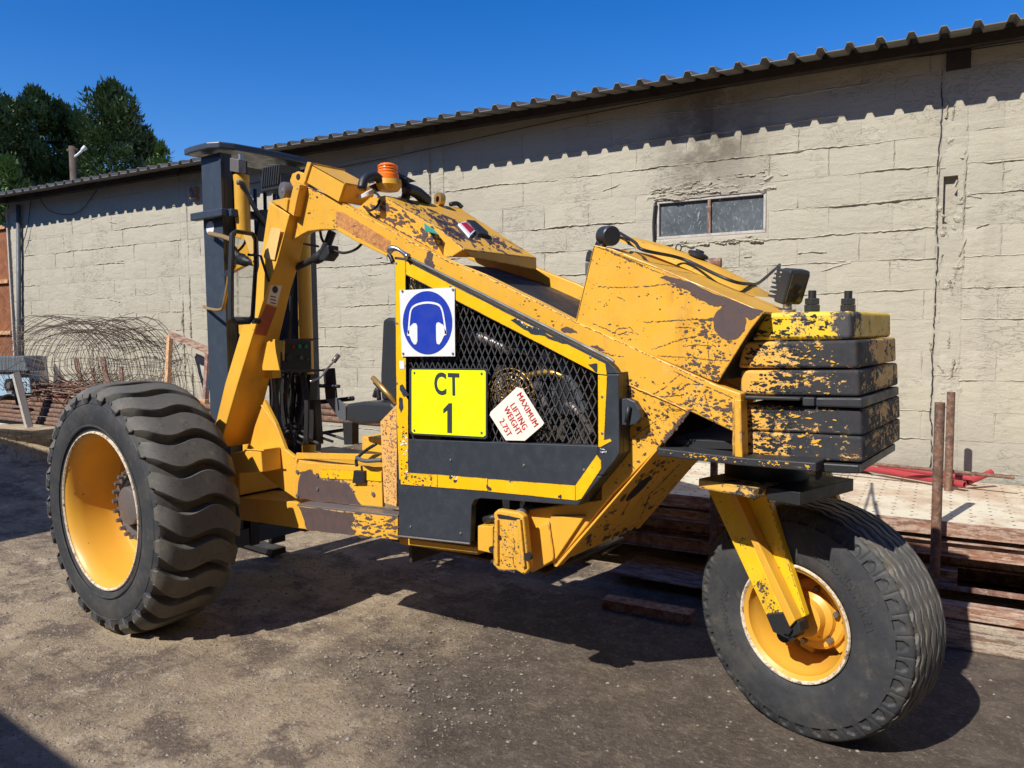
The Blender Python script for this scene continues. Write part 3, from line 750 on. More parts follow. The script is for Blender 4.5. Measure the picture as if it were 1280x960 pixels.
treeat(42, 122, 28, 2.3, 'leafd', 2, 'dark conifer with ragged top just left of the lamp pole', nl=20000)
treeat(140, 114, 27, 2.5, 'leafd', 3, 'tall pointed dark conifer right of the lamp pole', nl=24000, conical=0.62)
treeat(100, 150, 31, 2.2, 'leafd', 7, 'dark conifer filling the gap behind the lamp pole')
treeat(75, 140, 29, 2.4, 'leafd', 11, 'dark conifer standing behind the lamp pole, filling the dip between its neighbours', nl=20000)
treeat(12, 135, 30, 2.2, 'leafd', 12, 'dark conifer between the one at the picture edge and the ragged one', nl=18000)
treeat(178, 168, 28, 1.6, 'leafd', 13, 'lower dark conifer at the right end of the tree row', nl=14000)
treeat(202, 186, 24, 0.75, 'leafm', 4, 'small pale green tree peeping over the roof below the pointed conifer', nl=7000, leaf=.13)
treeat(8, 205, 20, 1.0, 'leafm', 5, 'pale green bush over the roof at the far left edge', nl=7000, leaf=.13)
pb = far(90, 15, 183)
pole = empty('lamp_pole', (pb.x, pb.y, 0), 'wooden pole with a small white street lamp arm above the roof', 'pole')
tube('pole_shaft', [(pb.x, pb.y, 0), pb], [.075, .062], 'bark', pole, n=10, sm=False)
tube('lamp_arm', [far(91, 15, 197), far(96, 15, 194), far(104, 15, 187)], .022, 'white', pole)
tube('lamp_head', [far(102, 15, 188), far(107, 15, 184)], [.03, .05], 'white', pole)
tube('cross_arm', [far(84, 15, 188), far(97, 15, 187)], .03, 'bark', pole, sm=False)

# ------------------------------------------------------------------ buildings behind and beside the camera (container and shed throw the left shadows; brick ones added to cut sky light)
c_ = empty('storage_container', (-5.3, -2.7, 0), 'plain grey storage container standing just outside the left of the view', 'container')
box('container_body', -7.0, -3.16, -3.9, -1.48, 0.05, 2.58, 'offshed', c_, 0.01)
for i in range(18): box('rib', -6.95+i*.21, -6.85+i*.21, -1.479, -1.45, 0.2, 2.45, 'offshed', c_, 0.005)
b_ = empty('storage_shed', (-11, -2, 0), 'taller plain grey shed outside the left of the view', 'building')
box('shed_wall', -19, -7.05, -5.5, -0.35, 0.0, 3.9, 'offshed', b_, 0.01)
box('shed_roof', -19.2, -6.98, -5.8, -0.28, 3.905, 4.0, 'asbestos', b_, 0.01)
b_ = empty('brick_sky_blocker', (6, 0, 0), 'dark brick block added outside the right of the view to hold back sky light', 'building')
box('sky_blocker_wall', 3.6, 12, -9.5, 4.4, 0.0, 6.8, 'darkbrick', b_, 0.01)  # unseen, added to block sky from the right and darken rear faces
box('sky_blocker_roof', 3.4, 12.2, -9.7, 4.5, 6.805, 6.9, 'asbestos', b_, 0.01)
b_ = empty('rear_sky_blocker', (-1, -12, 0), 'long brick block added behind the camera to hold back sky light', 'building')
box('sky_blocker_wall', -14, 8, -16, -9.8, 0.0, 6.6, 'darkbrick', b_, 0.01)  # unseen, added to lower the sky light from behind the camera

# ------------------------------------------------------------------ chipped and scratched-through paint, as thin ragged flakes of bare metal
M['bare'] = simple('bare_dark_primer', (0.080, 0.057, 0.054), 0.6, 0, 0.5, 30, 0.2, c2=(0.13, 0.055, 0.035))
rc = random.Random(77)
def in_poly(x, y, P_):
    c = False
    for i in range(len(P_)):
        (x0, y0), (x1, y1) = P_[i], P_[(i+1) % len(P_)]
        if (y0 > y) != (y1 > y) and x < (x1-x0)*(y-y0)/(y1-y0)+x0: c = not c
    return c
class Chips:
    def __init__(s, f, nv=(0, -1, 0)): s.f = f; s.g = G(); s.nv = V(nv)                    # f maps a traced pixel to the real surface point
    def poly(s, pts):
        o = s.nv*rc.random()*.0007; s.g.add([s.f(q)+o for q in pts], [tuple(range(len(pts)))])
    def flake(s, c, ru, rv, rot=0.0, n=None):
        n = n or rc.randint(7, 12); o = []
        for i in range(n):
            t = 6.283*i/n; q = rc.uniform(.45, 1.15); u, v = math.cos(t)*ru*q, math.sin(t)*rv*q
            o.append((c[0]+u*math.cos(rot)-v*math.sin(rot), c[1]+u*math.sin(rot)+v*math.cos(rot)))
        s.poly(o)
    def field(s, P_, n, lo, hi, el=1.6, rot=0.0, clump=0.5, pw=3):
        xs_ = [q[0] for q in P_]; ys__ = [q[1] for q in P_]; cs = []
        while len(cs) < max(3, n//14):
            q = (rc.uniform(min(xs_), max(xs_)), rc.uniform(min(ys__), max(ys__)))
            if in_poly(*q, P_): cs.append(q)
        k = 0; tries = 0
        while k < n and tries < n*20:
            tries += 1
            if rc.random() < clump: c0_ = rc.choice(cs); q = (c0_[0]+rc.gauss(0, 7), c0_[1]+rc.gauss(0, 4))
            else: q = (rc.uniform(min(xs_), max(xs_)), rc.uniform(min(ys__), max(ys__)))
            if not in_poly(*q, P_): continue
            z = lo+(hi-lo)*rc.random()**pw; s.flake(q, z*el**rc.uniform(0, 1.6), z, rot+rc.uniform(-.35, .35)); k += 1
    def stroke(s, pts, w_=0.8, gap=0.12):
        for i in range(len(pts)-1):
            (x0, y0), (x1, y1) = pts[i], pts[i+1]; L = math.hypot(x1-x0, y1-y0); n = max(1, int(L/2.2)); a = math.atan2(y1-y0, x1-x0)
            for k in range(n):
                if rc.random() < gap: continue
                t = (k+.5)/n; s.flake((x0+(x1-x0)*t+rc.gauss(0, .25), y0+(y1-y0)*t+rc.gauss(0, .35)), 2.1, w_*rc.uniform(.25, 1.1), a, 7)
    def blotch(s, pts, jit=1.2, sub=5):
        o = []
        for i in range(len(pts)):
            (x0, y0), (x1, y1) = pts[i], pts[(i+1) % len(pts)]
            for k in range(sub): t = k/sub; o.append((x0+(x1-x0)*t+rc.uniform(-jit, jit), y0+(y1-y0)*t+rc.uniform(-jit, jit)))
        s.poly(o)
    def out(s, parent, mat='bare', label='chipped paint and scratches'):
        return s.g.out('paint_chip', mat, parent, kind='stuff', label=label)
def zz4(l, ox, oy, k=4.0): return [(ox+x/k, oy+y/k) for x, y in l]

# ------------------------------------------------------------------ the three-wheeled forklift
FL = empty('forklift', (-2.6, 2.6, 0), 'worn yellow three-wheeled forklift with black counterweights parked beside the wall', 'forklift')

# --- tyres as real surfaces of revolution with their tread
def basis(ax):
    ax = V(ax).normalized(); e2 = V((0, 0, 1)); e1 = e2.cross(ax).normalized()   # e1 horizontal, to the right for an axis pointing away
    return ax, -e1 if e1.x < 0 else e1, e2
def interp(pr, t):
    for i in range(len(pr)-1):
        if pr[i][0] <= t <= pr[i+1][0]:
            f = (t-pr[i][0])/(pr[i+1][0]-pr[i][0]); return pr[i][1]+(pr[i+1][1]-pr[i][1])*f
    return pr[-1][1]

def front_wheel(cen, ax, near=True, detail=True):
    KV = 0.84; KR = 0.972
    W = empty('wheel', cen, None, None); W.parent = FL; W.location = V(cen)-FL.location
    ax, e1, e2 = basis(ax); c = V(cen)
    prof = [(-.215, .395), (-.236, .41), (-.252, .45), (-.262, .50), (-.262, .545), (-.250, .580), (-.238, .600), (-.215, .606), (-.12, .612), (0, .614),
            (.12, .612), (.215, .606), (.238, .600), (.250, .580), (.262, .545), (.262, .50), (.252, .45), (.236, .41), (.215, .395)]
    vs, fs = d_lathe(prof, c, ax, 96, False)
    # raised rings on the side wall
    gt = G(); gt.add(vs, fs)
    for v0 in (-.2635,):
        for r_ in (.572, .455):
            gt.add(*d_lathe([(v0+.012*(r_ > .5), r_-.006), (v0-.003+.010*(r_ > .5), r_), (v0+.016*(r_ > .5), r_+.006)], c, ax, 96, False))
    # lugs: wavy bars across the whole tread
    NL = 24; us = [-1.0+2.0*i/20 for i in range(21)]
    rl_ = random.Random(8)
    for L in range(NL):
        a0 = 2*math.pi*L/NL
        ring = []
        def wave(u): return 0.036*math.sin((u+0.10)*3.9)-0.070*u
        for i, u in enumerate(us):
            v = u*.252
            rt = .676-.008*u*u-.040*abs(u)**6
            hw = .0575-.008*abs(u)**2.5+.004*math.sin(u*4+L)*.5
            ac = a0+wave(u)*1.35
            pts = []
            for (dd, r_) in ((-hw/.66*1.16, .602), (-hw/.66*1.02, rt-.004), (-hw/.66*.96, rt), (hw/.66*.96, rt), (hw/.66*1.02, rt-.004), (hw/.66*1.16, .602)):
                t = ac+dd; pts.append(c+ax*v+(e1*math.cos(t)+e2*math.sin(t))*r_)
            ring.append(pts)
        # shoulder ends running down onto the side wall
        def endcap(u, sgn):
            ac = a0+wave(u)*1.35
            out = []
            for (vv, r_, hw) in ((.256, .622, .043), (.264, .600, .036), (.260, .574, .022)):
                pts = []
                for (f, dr, dv) in ((-1.1, -.03, -.03), (-.95, 0, -.004), (-.8, 0, 0), (.8, 0, 0), (.95, 0, -.004), (1.1, -.03, -.03)):
                    t = ac+f*hw/.66; pts.append(c+ax*sgn*(vv+dv)+(e1*math.cos(t)+e2*math.sin(t))*(r_+dr*.3))
                out.append(pts)
            return out
        A = endcap(-1, -1)[::-1]; B = endcap(1, 1)
        allr = A+ring+B
        vs = [p for pts in allr for p in pts]; fs = []
        for i in range(len(allr)-1):
            for k in range(5):
                a = i*6+k; fs.append((a, a+1, a+7, a+6))
        fs += [(0, 1, 2, 3, 4, 5), tuple(range(len(vs)-6, len(vs)))[::-1]]
        gt.add(vs, fs)
    gt.v = [(lambda q: c+ax*(q.dot(ax)*KV)+(q-ax*q.dot(ax))*KR)(q-c) for q in gt.v]
    o = mesh('tyre', gt.v, gt.f, 'tread', W, smooth=True); sharp(o, 24)
    o.data.materials.append(M['rubber'])
    for p in o.data.polygons:
        q = p.center+o.matrix_world.translation*0
        loc = V(p.center)+base_of(W)-c; lat = loc.dot(ax); rad = (loc-ax*lat).length
        if abs(lat) > .198 and rad < .592: p.material_index = 1
    s = -1
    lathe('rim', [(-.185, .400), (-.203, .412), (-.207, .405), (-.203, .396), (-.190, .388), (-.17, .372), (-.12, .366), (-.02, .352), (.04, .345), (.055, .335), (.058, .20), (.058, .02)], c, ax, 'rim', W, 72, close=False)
    lathe('rim_lip', [(-.204, .412), (-.213, .409), (-.2145, .403), (-.207, .397)], c, ax, 'rimedge', W, 72, close=False)
    hb = lathe('hub', [(.057, .20), (-.02, .195), (-.03, .185), (-.03, .155), (-.015, .15), (-.015, .105), (-.06, .10), (-.066, .085), (-.066, .0)], c, ax, 'greymetal', W, 40, close=False)
    for k in range(20):
        t = 6.283*k/20; q = c+(e1*math.cos(t)+e2*math.sin(t))*.172-ax*.028
        o = mesh('wheel_nut', *d_lathe([(-.028, .011), (0, .013)], q, ax, 6), 'greymetal', W)
    lathe('hub_ring', [(-.016, .148), (-.024, .14), (-.024, .118), (-.016, .11)], c, ax, 'black', W, 32, close=False)
    for r_ in (.11,):
        pass
    return W
front_wheel((-4.04, 2.025, .639), (0, 1, 0))
front_wheel((-3.965, 4.62, .665), (0, 1, 0))

def rear_wheel(cen, ax):
    W = empty('wheel', cen, None, None); W.parent = FL; W.location = V(cen)-FL.location
    ax, e1, e2 = basis(ax); c = V(cen); NT = 540; NZ = 36
    prof = [(-.150, .218), (-.172, .222), (-.184, .235), (-.191, .26), (-.196, .30), (-.195, .345), (-.190, .365), (-.186, .385), (-.176, .408), (-.166, .424), (-.158, .434), (-.140, .442), (-.10, .446), (-.05, .449), (0, .450)]
    prof = prof+[(-v, r) for v, r in prof[-2::-1]]
    pts = []
    for i in range(len(prof)-1):
        L = math.hypot(prof[i+1][0]-prof[i][0], prof[i+1][1]-prof[i][1]); n = max(1, int(L/(.0033 if prof[i][1] > .36 else .012)))
        for k in range(n):
            f = k/n; pts.append((prof[i][0]+(prof[i+1][0]-prof[i][0])*f, prof[i][1]+(prof[i+1][1]-prof[i][1])*f))
    pts.append(prof[-1]); vs = []
    nr = []
    for i, (v, r) in enumerate(pts):
        a = pts[max(0, i-1)]; b = pts[min(len(pts)-1, i+1)]; t = V((b[0]-a[0], b[1]-a[1])).normalized(); nr.append((-t.y, t.x))
    tri = lambda x: abs((x % 1)-.5)*4-1
    for i, (v, r) in enumerate(pts):
        for k in range(NT):
            th = 2*math.pi*k/NT; d = 0.0; f = (th/(2*math.pi)*NZ) % 1
            if abs(v) < .150 and r > .43:
                zz = max(-1, min(1, tri(f)*1.4))*.0055
                for g0 in (-.118, -.072, -.024, .024, .072, .118):
                    e = abs(v-g0-zz)
                    if e < .0065: d = -.009*min(1, (.0065-e)/.003)*(.45+.55*math.sin(th*5+v*22)**2)
                wear = .0022*math.sin(th*9+v*40)+.0015*math.sin(th*23-v*90); d += wear*.6
                if v < -.140+zz*1.8: d -= .010
            elif r > .375 and abs(v) > .15:
                q = abs(f-.5); u = (r-.385)/.038
                lim = .30 if u < .55 else .30*(1-(u-.55)/.6)
                if 0 < u < 1.0:
                    if q < lim: d = -.010*min(1, (lim-q)/.05)*min(1, u/.1)
                elif u >= 1.0 and abs(v) > .158: d = 0
                if q > .46 and u > .1: d -= .003
            if abs(r-.356) < .004 and abs(v) > .18: d += .0025
            if abs(r-.262) < .004 and abs(v) > .18: d += .002
            # slight sag where it stands
            nx, ny = nr[i]
            if ny < 0 and r > .43: nx, ny = -nx, -ny
            sg = -1 if v < 0 else 1
            if abs(v) > .15: nx, ny = (abs(nx)*sg, ny if ny > 0 else -ny)
            P_ = c+ax*(v+nx*d)+(e1*math.cos(th)+e2*math.sin(th))*(r+ny*d)
            if P_.z < 0.004: P_.z = 0.004
            vs.append(P_)
    fs = []
    for i in range(len(pts)-1):
        for k in range(NT):
            a = i*NT+k; b = i*NT+(k+1) % NT; fs.append((a, b, b+NT, a+NT))
    vs = [(lambda q: c+RAX*(q.dot(RAX)*.80)+(q-RAX*q.dot(RAX))*(.995))(q-c) for q in vs]
    ty = mesh('tyre', vs, fs, 'tread', W, smooth=True); sharp(ty, 40); ty.data.materials.append(M['rubber'])
    mi = []
    for i in range(len(pts)-1):
        mi += [1 if abs(pts[i][0]) > .150 else 0]*NT
    ty.data.polygons.foreach_set('material_index', mi)
    # lettering on the near side wall
    def arc(s, size, r_, th0, nm, off=0.004):
        tv, tf = text_data(s, size, off, 0.0, 1.1); o_ = []
        for p in tv:
            rr_ = r_+p.y; t = th0-p.x/r_
            o_.append((rr_, t))
        n = len(tv); V3 = [c-ax*.1588+(e1*math.cos(t)+e2*math.sin(t))*q for q, t in o_]
        mesh(nm, V3, tf, 'rubber', W)
    arc('ROADRUNNER RA', .036, .302, R(42), 'raised_lettering')
    arc('400/60-15.5 14PR', .034, .302, R(190), 'raised_lettering')
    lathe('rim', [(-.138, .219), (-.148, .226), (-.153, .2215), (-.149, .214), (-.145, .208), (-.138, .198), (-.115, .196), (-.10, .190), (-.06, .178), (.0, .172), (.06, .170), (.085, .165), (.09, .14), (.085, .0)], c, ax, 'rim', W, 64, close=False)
    lathe('rim_lip', [(-.150, .2265), (-.156, .2235), (-.1555, .2175), (-.149, .2125)], c, ax, 'rimedge', W, 64, close=False)
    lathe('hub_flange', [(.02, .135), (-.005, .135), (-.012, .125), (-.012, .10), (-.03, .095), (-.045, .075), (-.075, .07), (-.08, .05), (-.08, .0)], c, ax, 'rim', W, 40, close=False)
    for k in range(6):
        t = 6.283*k/6+.3; q = c+(e1*math.cos(t)+e2*math.sin(t))
        pts3 = []
        for (rr_, da) in ((.085, -.35), (.165, -.16), (.165, .16), (.085, .35)):
            pts3.append(c+(e1*math.cos(t+da)+e2*math.sin(t+da))*rr_+ax*.012)
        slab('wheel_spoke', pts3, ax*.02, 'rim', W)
        q = c+(e1*math.cos(t)+e2*math.sin(t))*.112
        mesh('wheel_nut', *d_lathe([(-.035, .011), (0, .013)], q, ax, 6), 'greymetal', W)
    return W
RA = V((-.24, -.971, 0)); RAX = -RA.normalized()      # rear wheel is steered a little
RC = onz((990, 779), .438)+RAX*.152
rear_wheel(RC, RAX)

# --- steering fork of the rear wheel (outline plane parallel to the wheel)
def FK(pl, off): 
    n = RAX; d = RC.dot(n)-.152-off
    return [hit(p, n, d) for p in pl]
slab('fork_leg', FK([(881, 604), (908, 606), (958, 770), (984, 787), (960, 774)][:2]+[(983, 776), (959, 772)], .045), RAX*.03, 'fork_y', FL)
slab('fork_leg', FK([(918, 608), (956, 609), (1007, 770), (996, 776)], .030), RAX*.03, 'fork_y', FL)
slab('fork_rib', FK([(908, 608), (914, 607), (994, 776), (987, 784)], .085), RAX*.05, 'deck', FL)
slab('fork_foot', FK([(957, 768), (984, 766), (999, 778), (1001, 790), (985, 799), (966, 790)], .07), RAX*.06, 'black', FL)
disc('axle_bolt', FK([(982, 786)], .085)[0], RAX, .022, .03, 'black', FL, 6)
disc('axle_bolt', FK([(988, 797)], .065)[0], RAX, .014, .03, 'black', FL, 6)
pA = FK([(988, 790)], -.02)[0]
tube('rear_axle', [pA-RAX*.05, pA+RAX*.40], .028, 'black', FL, 16, sm=False)
slab('fork_leg', [p+RAX*.46 for p in FK([(881, 604), (956, 606), (1007, 770), (959, 772)], .03)], RAX*.03, 'fork_y', FL)
# fork crown plate
tz = ony((875, 600), 2.60).z
cr = [hit(p, V((0, 0, 1)), tz) for p in [(873, 598), (944, 611), (1000, 601), (1035, 590), (905, 580)]]
c0, c1 = cr[0], cr[1]; ex_ = (c1-c0)
crown = [c0, c1, c1+RAX*.50, c0+RAX*.50]
slab('fork_crown', crown, (0, 0, -.036), 'weight', FL, 0.004)
slab('crown_block', [c0+ex_*1.02+RAX*.06, c0+ex_*1.55+RAX*.06, c0+ex_*1.55+RAX*.42, c0+ex_*1.02+RAX*.42], (0, 0, -.045), 'black', FL)
lathe('slew_ring', [(0, .15), (.05, .15), (.05, .12), (.09, .12)], (c0+c1)/2+RAX*.25+V((0, 0, .0)), (0, 0, 1), 'black', FL, 40)

# --- counterweights
YC0, YC1 = 2.60, 3.20
def weight(px, y1=YC1, nm='counterweight', mat='weight', y0=YC0, bev=.010, lbl=None):
    return ys(nm, px, y0, y1-y0, mat, FL, bev, seg=4, label=lbl)
weight([(956, 391), (1064, 388.5), (1064, 424.5), (938, 425.5)], mat='weight_top', lbl='topmost counterweight with bright yellow paint', bev=.014)
weight([(929, 427.5), (1071, 425), (1072, 460.5), (922, 460)])
weight([(926, 463), (1074, 462.5), (1075, 496), (925, 493.5)])
weight([(930, 504.5), (1077, 511.5), (1078, 545), (929, 538)], mat='weight_low')
weight([(929, 538.8), (1078, 545.8), (1078, 579), (929, 569.5)], mat='weight_low')
ys('retaining_plate', [(1003, 496.5), (1018, 497), (1018, 508), (1001, 507.5)], 2.585, .60, 'baseplate', FL, .004)
ys('retaining_plate', [(1019, 497), (1078, 497.5), (1078, 510.5), (1019, 508.5)], 2.585, .57, 'baseplate', FL, .006)
ys('stack_lip', [(900, 488), (925, 495), (1000, 497), (1000, 501), (912, 499)], 2.56, .62, 'black', FL, .003)
ys('base_plate', [(820, 560), (925, 572), (1020, 578.5), (1020, 590), (925, 582), (822, 570)], 2.50, .72, 'baseplate', FL, .004, label='black base plate under the counterweights')
ys('base_plate', [(1024, 578.5), (1074, 581.5), (1074, 592.5), (1024, 590.5)], 2.585, .56, 'black', FL, .005)
ys('base_bracket', [(1019, 575), (1028, 575), (1028, 594), (1024, 600), (1019, 600)], 2.60, .05, 'black', FL, .002)
def stud(px, y):
    b0 = ony(px, y); b0.z = ony((1000, 390), 2.6).z+.0
    lathe('washer', [(0, .026), (.006, .026)], b0, (0, 0, 1), 'black', FL, 20)
    mesh('nut', *d_lathe([(.006, .027), (.028, .027)], b0, (0, 0, 1), 6), 'blackpl', FL, bevel=.002)
    mesh('nut', *d_lathe([(.029, .025), (.051, .025)], b0, (0, 0, 1), 6), 'blackpl', FL, bevel=.002)
    lathe('stud', [(0, .0135), (.078, .0135)], b0, (0, 0, 1), 'black', FL, 14)
stud((1015, 386), 2.80); stud((1060, 385), 2.93)

# --- near side frame: boom, gusset, side plate
boomtop = [(371, 243), (377, 232), (421, 250), (490, 288), (560, 326), (607, 345), (680, 381), (720, 402), (800, 438), (895, 481), (926, 492)]
boomlow = [(926, 544), (860, 513), (845, 505), (765, 472), (640, 402), (484, 321), (447, 303), (419, 287)]
ys('boom', boomtop+boomlow+[(400, 287), (385, 289), (375, 294), (366, 266)], PL, .045, 'frame', FL, .004, label='near yellow boom beam')
ys('gusset', [(366, 266), (375, 294), (365, 300), (355, 313), (346, 326), (343, 331), (344, 329), (352, 300), (361, 270)], PL+.001, .043, 'frame', FL, .003)
ys('side_plate', [(752, 465.5), (765, 472.5), (845, 505.5), (860, 513.5), (822, 561), (766, 617), (692, 708), (681, 668), (640, 660), (640, 640), (752, 625)], PL+.004, .04, 'frame', FL, .003)
# bead standing proud along the top edge of the boom
tube('boom_edge', Y([(420, 250), (490, 288), (560, 326), (607, 345), (680, 381), (720, 402), (800, 438), (895, 481)], 2.55), .009, 'deck', FL, 6, sm=False)
ys('weight_post', [(917, 500), (926, 500), (928, 574), (918, 573)], 2.515, .06, 'frame', FL, .003)
# far boom
FB = 0.80
def farcopy(px, y, dy): return [ony(p, y)+V((0, dy, 0)) for p in px]
slab('boom', farcopy([(447, 262), (490, 288), (560, 326), (607, 345), (680, 381), (720, 402), (800, 438), (895, 481), (926, 492), (926, 544), (860, 513), (765, 472), (640, 402), (484, 321), (419, 287), (421, 250)], PL, .70), (0, .045, 0), 'frame', FL, .004, label='far yellow boom beam')
slab('side_plate', farcopy([(640, 402.5), (765, 472.5), (860, 513.5), (822, 561), (766, 617), (692, 708), (681, 668), (640, 660)], PL, .70), (0, .04, 0), 'frame', FL, .003)
# sloping plate closing the back of the engine bay
A = Y([(822, 559), (693, 706)], PL+.045)
B = [p+V((0, .66, 0)) for p in A]
nrm = (A[1]-A[0]).cross(B[0]-A[0]).normalized()
if nrm.x < 0: nrm = -nrm
A_back = A[0].copy(); nrm_back = nrm.copy()
loft('sloping_back_plate', [A[0], A[1], B[1], B[0]], [p-nrm*.012 for p in (A[0], A[1], B[1], B[0])], 'deck', FL)
ed = [p+nrm*.002 for p in (A[0], A[1])]
cc_ = (A[0]*.60+A[1]*.40); u_ = (A[1]-A[0]).normalized(); hole = []
for k in range(20):
    t = 6.283*k/20; hole.append(cc_+V((0, .20, 0))+u_*math.cos(t)*.075+V((0, 1, 0))*math.sin(t)*.055+nrm*.0015)
slab('access_hole', hole, nrm*.001, 'black', FL, 0)
ys('back_plate_edge', [(820, 562), (824, 560), (696, 709), (692, 708)], PL-.002, .05, 'deck', FL, .002)
# underside / floor of the bay
box('belly_plate', ony((497, 690), 2.6).x, ony((690, 700), 2.6).x, 2.56, 3.22, .535, .55, 'engine', FL)

# --- engine door
DY = 2.44; DT = .035
door = empty('engine_door', Y([(497, 680)], DY)[0], None, None); door.parent = FL; door.location = door.location-FL.location
door['label'] = 'dark slate engine door edged with yellow tape'
def dpx(l): return [(480+x/2.4, 300+y/2.4) for x, y in l]
def dplate(nm, pl, mat, off=0.0, t=DT, bev=.004, **k): return ys(nm, dpx(pl), DY-off, t+off*0, mat, door, bev, **k)
dplate('door_stile', [(31, 50), (64, 54), (64, 596), (38, 594)], 'slate')
dplate('door_rail', [(64.5, 54), (672, 364), (690, 384), (700, 400), (641, 400), (641, 402), (64.5, 106)], 'slate')
dplate('door_stile', [(641.5, 402.5), (703, 402.5), (706, 640), (690, 664), (655, 706), (641.5, 706)], 'slate')
dplate('door_skin', [(38, 597), (64, 597), (641, 617), (641, 707), (654, 708), (580, 797), (290, 775), (270, 781), (262, 797), (258, 908), (45, 885)], 'slate')
edge_pts = Y(dpx([(700, 398), (706, 640), (690, 664), (580, 798)]), DY+.0)
# side flange of the door (its thickness seen from the right)
for i in range(3):
    a, b = edge_pts[i], edge_pts[i+1]; inn = V((-.006, 0, 0)) if i < 2 else V((-.004, 0, .006))
    slab('door_flange', [a+V((0, DT, 0)), b+V((0, DT, 0)), b+V((0, .105, 0)), a+V((0, .105, 0))], inn, 'slate', door, .001)
dplate('tape_stripe', [(33, 58), (64, 62), (66, 470), (72, 480), (72, 720), (46, 718), (38, 520)], 'tape', .0025, .002, 0)
dplate('tape_stripe', [(66, 64), (664, 372), (668, 404), (641, 401), (66, 103)], 'tape', .0025, .002, 0)
dplate('tape_stripe', [(642, 405), (669, 408), (660, 600), (680, 596), (682, 604), (648, 622), (643, 620)], 'tape', .0025, .002, 0)
dplate('tape_stripe', [(50, 697), (160, 704), (160, 742), (50, 733)], 'tape2', .003, .002, 0)
dplate('tape_stripe', [(161, 704), (310, 716), (310, 753), (161, 742)], 'tape', .0025, .002, 0)
dplate('tape_stripe', [(311.5, 717), (573, 737), (573, 781), (311.5, 754)], 'tape', .0025, .002, 0)
dplate('tape_stripe', [(574.5, 736), (638, 645), (651, 662), (652, 685), (592, 776), (575, 782)], 'tape', .0027, .002, 0)
# pressed steel lip along the top edge
tube('door_trim', Y(dpx([(64, 47), (300, 165), (672, 354), (690, 366)]), DY-.006), .006, 'hose', door, 6, sm=False)
tube('door_trim', Y(dpx([(45, 888), (258, 911)]), DY-.002), .005, 'greymetal', door, 6, sm=False)
hook = G(); hook.add(*d_tube(smooth_path(Y([(487, 316), (489, 311), (496, 311), (504, 316), (510, 321)], DY-.02)), [.012+.004*math.sin(i*.3) for i in range(40)][:25], 10))
hook.out('door_catch', 'silver', door, smooth=True)
tube('door_catch', Y([(486, 318), (489, 322), (491, 328)], DY-.0), .010, 'black', door)
# expanded metal infill
poly = [(507, 344), (747, 467), (747, 557), (609, 550.5), (507, 549)]
pw = Y(poly, DY+.018)
gx0, gx1 = min(p.x for p in pw)-.01, max(p.x for p in pw)+.01; gz0, gz1 = min(p.z for p in pw)-.01, max(p.z for p in pw)+.01
def inside(x, z):
    c = False; n = len(pw)
    for i in range(n):
        a, b = pw[i], pw[(i+1) % n]
        if (a.z > z) != (b.z > z) and x < (b.x-a.x)*(z-a.z)/(b.z-a.z)+a.x: c = not c
    return c
mg = G(); cw, ch = .033, .066; i = 0
nx = int((gx1-gx0)/cw)+2; nz = int((gz1-gz0)/ch)+2
yy_ = DY+.018
for i in range(-1, nx):
    for j in range(-1, nz):
        cx, cz = gx0+i*cw, gz0+j*ch
        for (ax_, az_, bx__, bz_) in ((0, 0, .5, .5), (.5, .5, 1, 0), (0, 0, .5, -.5), (.5, -.5, 1, 0)):
            x0, z0, x1, z1 = cx+ax_*cw, cz+az_*ch, cx+bx__*cw, cz+bz_*ch
            if inside((x0+x1)/2, (z0+z1)/2):
                d = V((x1-x0, 0, z1-z0)).normalized(); n_ = V((-d.z, 0, d.x))*.0014
                a, b = V((x0, yy_, z0))-d*.001, V((x1, yy_, z1))+d*.001
                mg.add([a-n_, a+n_, b+n_, b-n_, a-n_+V((0, .005, 0)), a+n_+V((0, .005, 0)), b+n_+V((0, .005, 0)), b-n_+V((0, .005, 0))], [(0, 1, 2, 3), (7, 6, 5, 4), (1, 5, 6, 2), (0, 3, 7, 4)])
mg.out('expanded_metal_infill', 'mesh', door)
# signs on the door
sg = DY-.010
es = empty('ear_protection_sign', Y([(500, 446)], sg)[0], None, None); es.parent = door; es.location = es.location-base_of(door); es['label'] = 'blue and white ear protection sign'
def esf(l): return [(480+x/4, 300+y/4) for x, y in l]
ys('sign_plate', esf([(77, 252), (352, 237), (355, 582), (88, 583)]), sg, .003, 'white', es, .001)
ctr = Y(esf([(214, 414)]), sg-.0015)[0]; eR = Y(esf([(341, 414)]), sg-.0015)[0]; eT = Y(esf([(214, 255)]), sg-.0015)[0]
rx = (eR-ctr).length; rz = (eT-ctr).length
slab('blue_disc', [ctr+V((math.cos(6.283*k/48)*rx, 0, math.sin(6.283*k/48)*rz)) for k in range(48)], (0, .001, 0), 'blue', es, 0)
def band_(pl, wdt, y):
    pts = smooth_path(Y(esf(pl), y), 6); A = []; B = []
    for i, p in enumerate(pts):
        d = (pts[min(i+1, len(pts)-1)]-pts[max(0, i-1)]).normalized(); n = V((-d.z, 0, d.x))*wdt; A.append(p+n); B.append(p-n)
    return A+B[::-1]
ys_ = sg-.003
pts = smooth_path(Y(esf([(122, 470), (125, 420), (134, 352), (160, 325), (214, 313), (268, 322), (290, 350), (303, 420), (308, 470)]), ys_), 6)
bg = G()
for i in range(len(pts)-1):
    d = (pts[i+1]-pts[i]).normalized(); n = V((-d.z, 0, d.x))*.0045
    bg.add([pts[i]-n, pts[i]+n, pts[i+1]+n, pts[i+1]-n], [(0, 1, 2, 3)])
bg.out('headband_print', 'white', es)
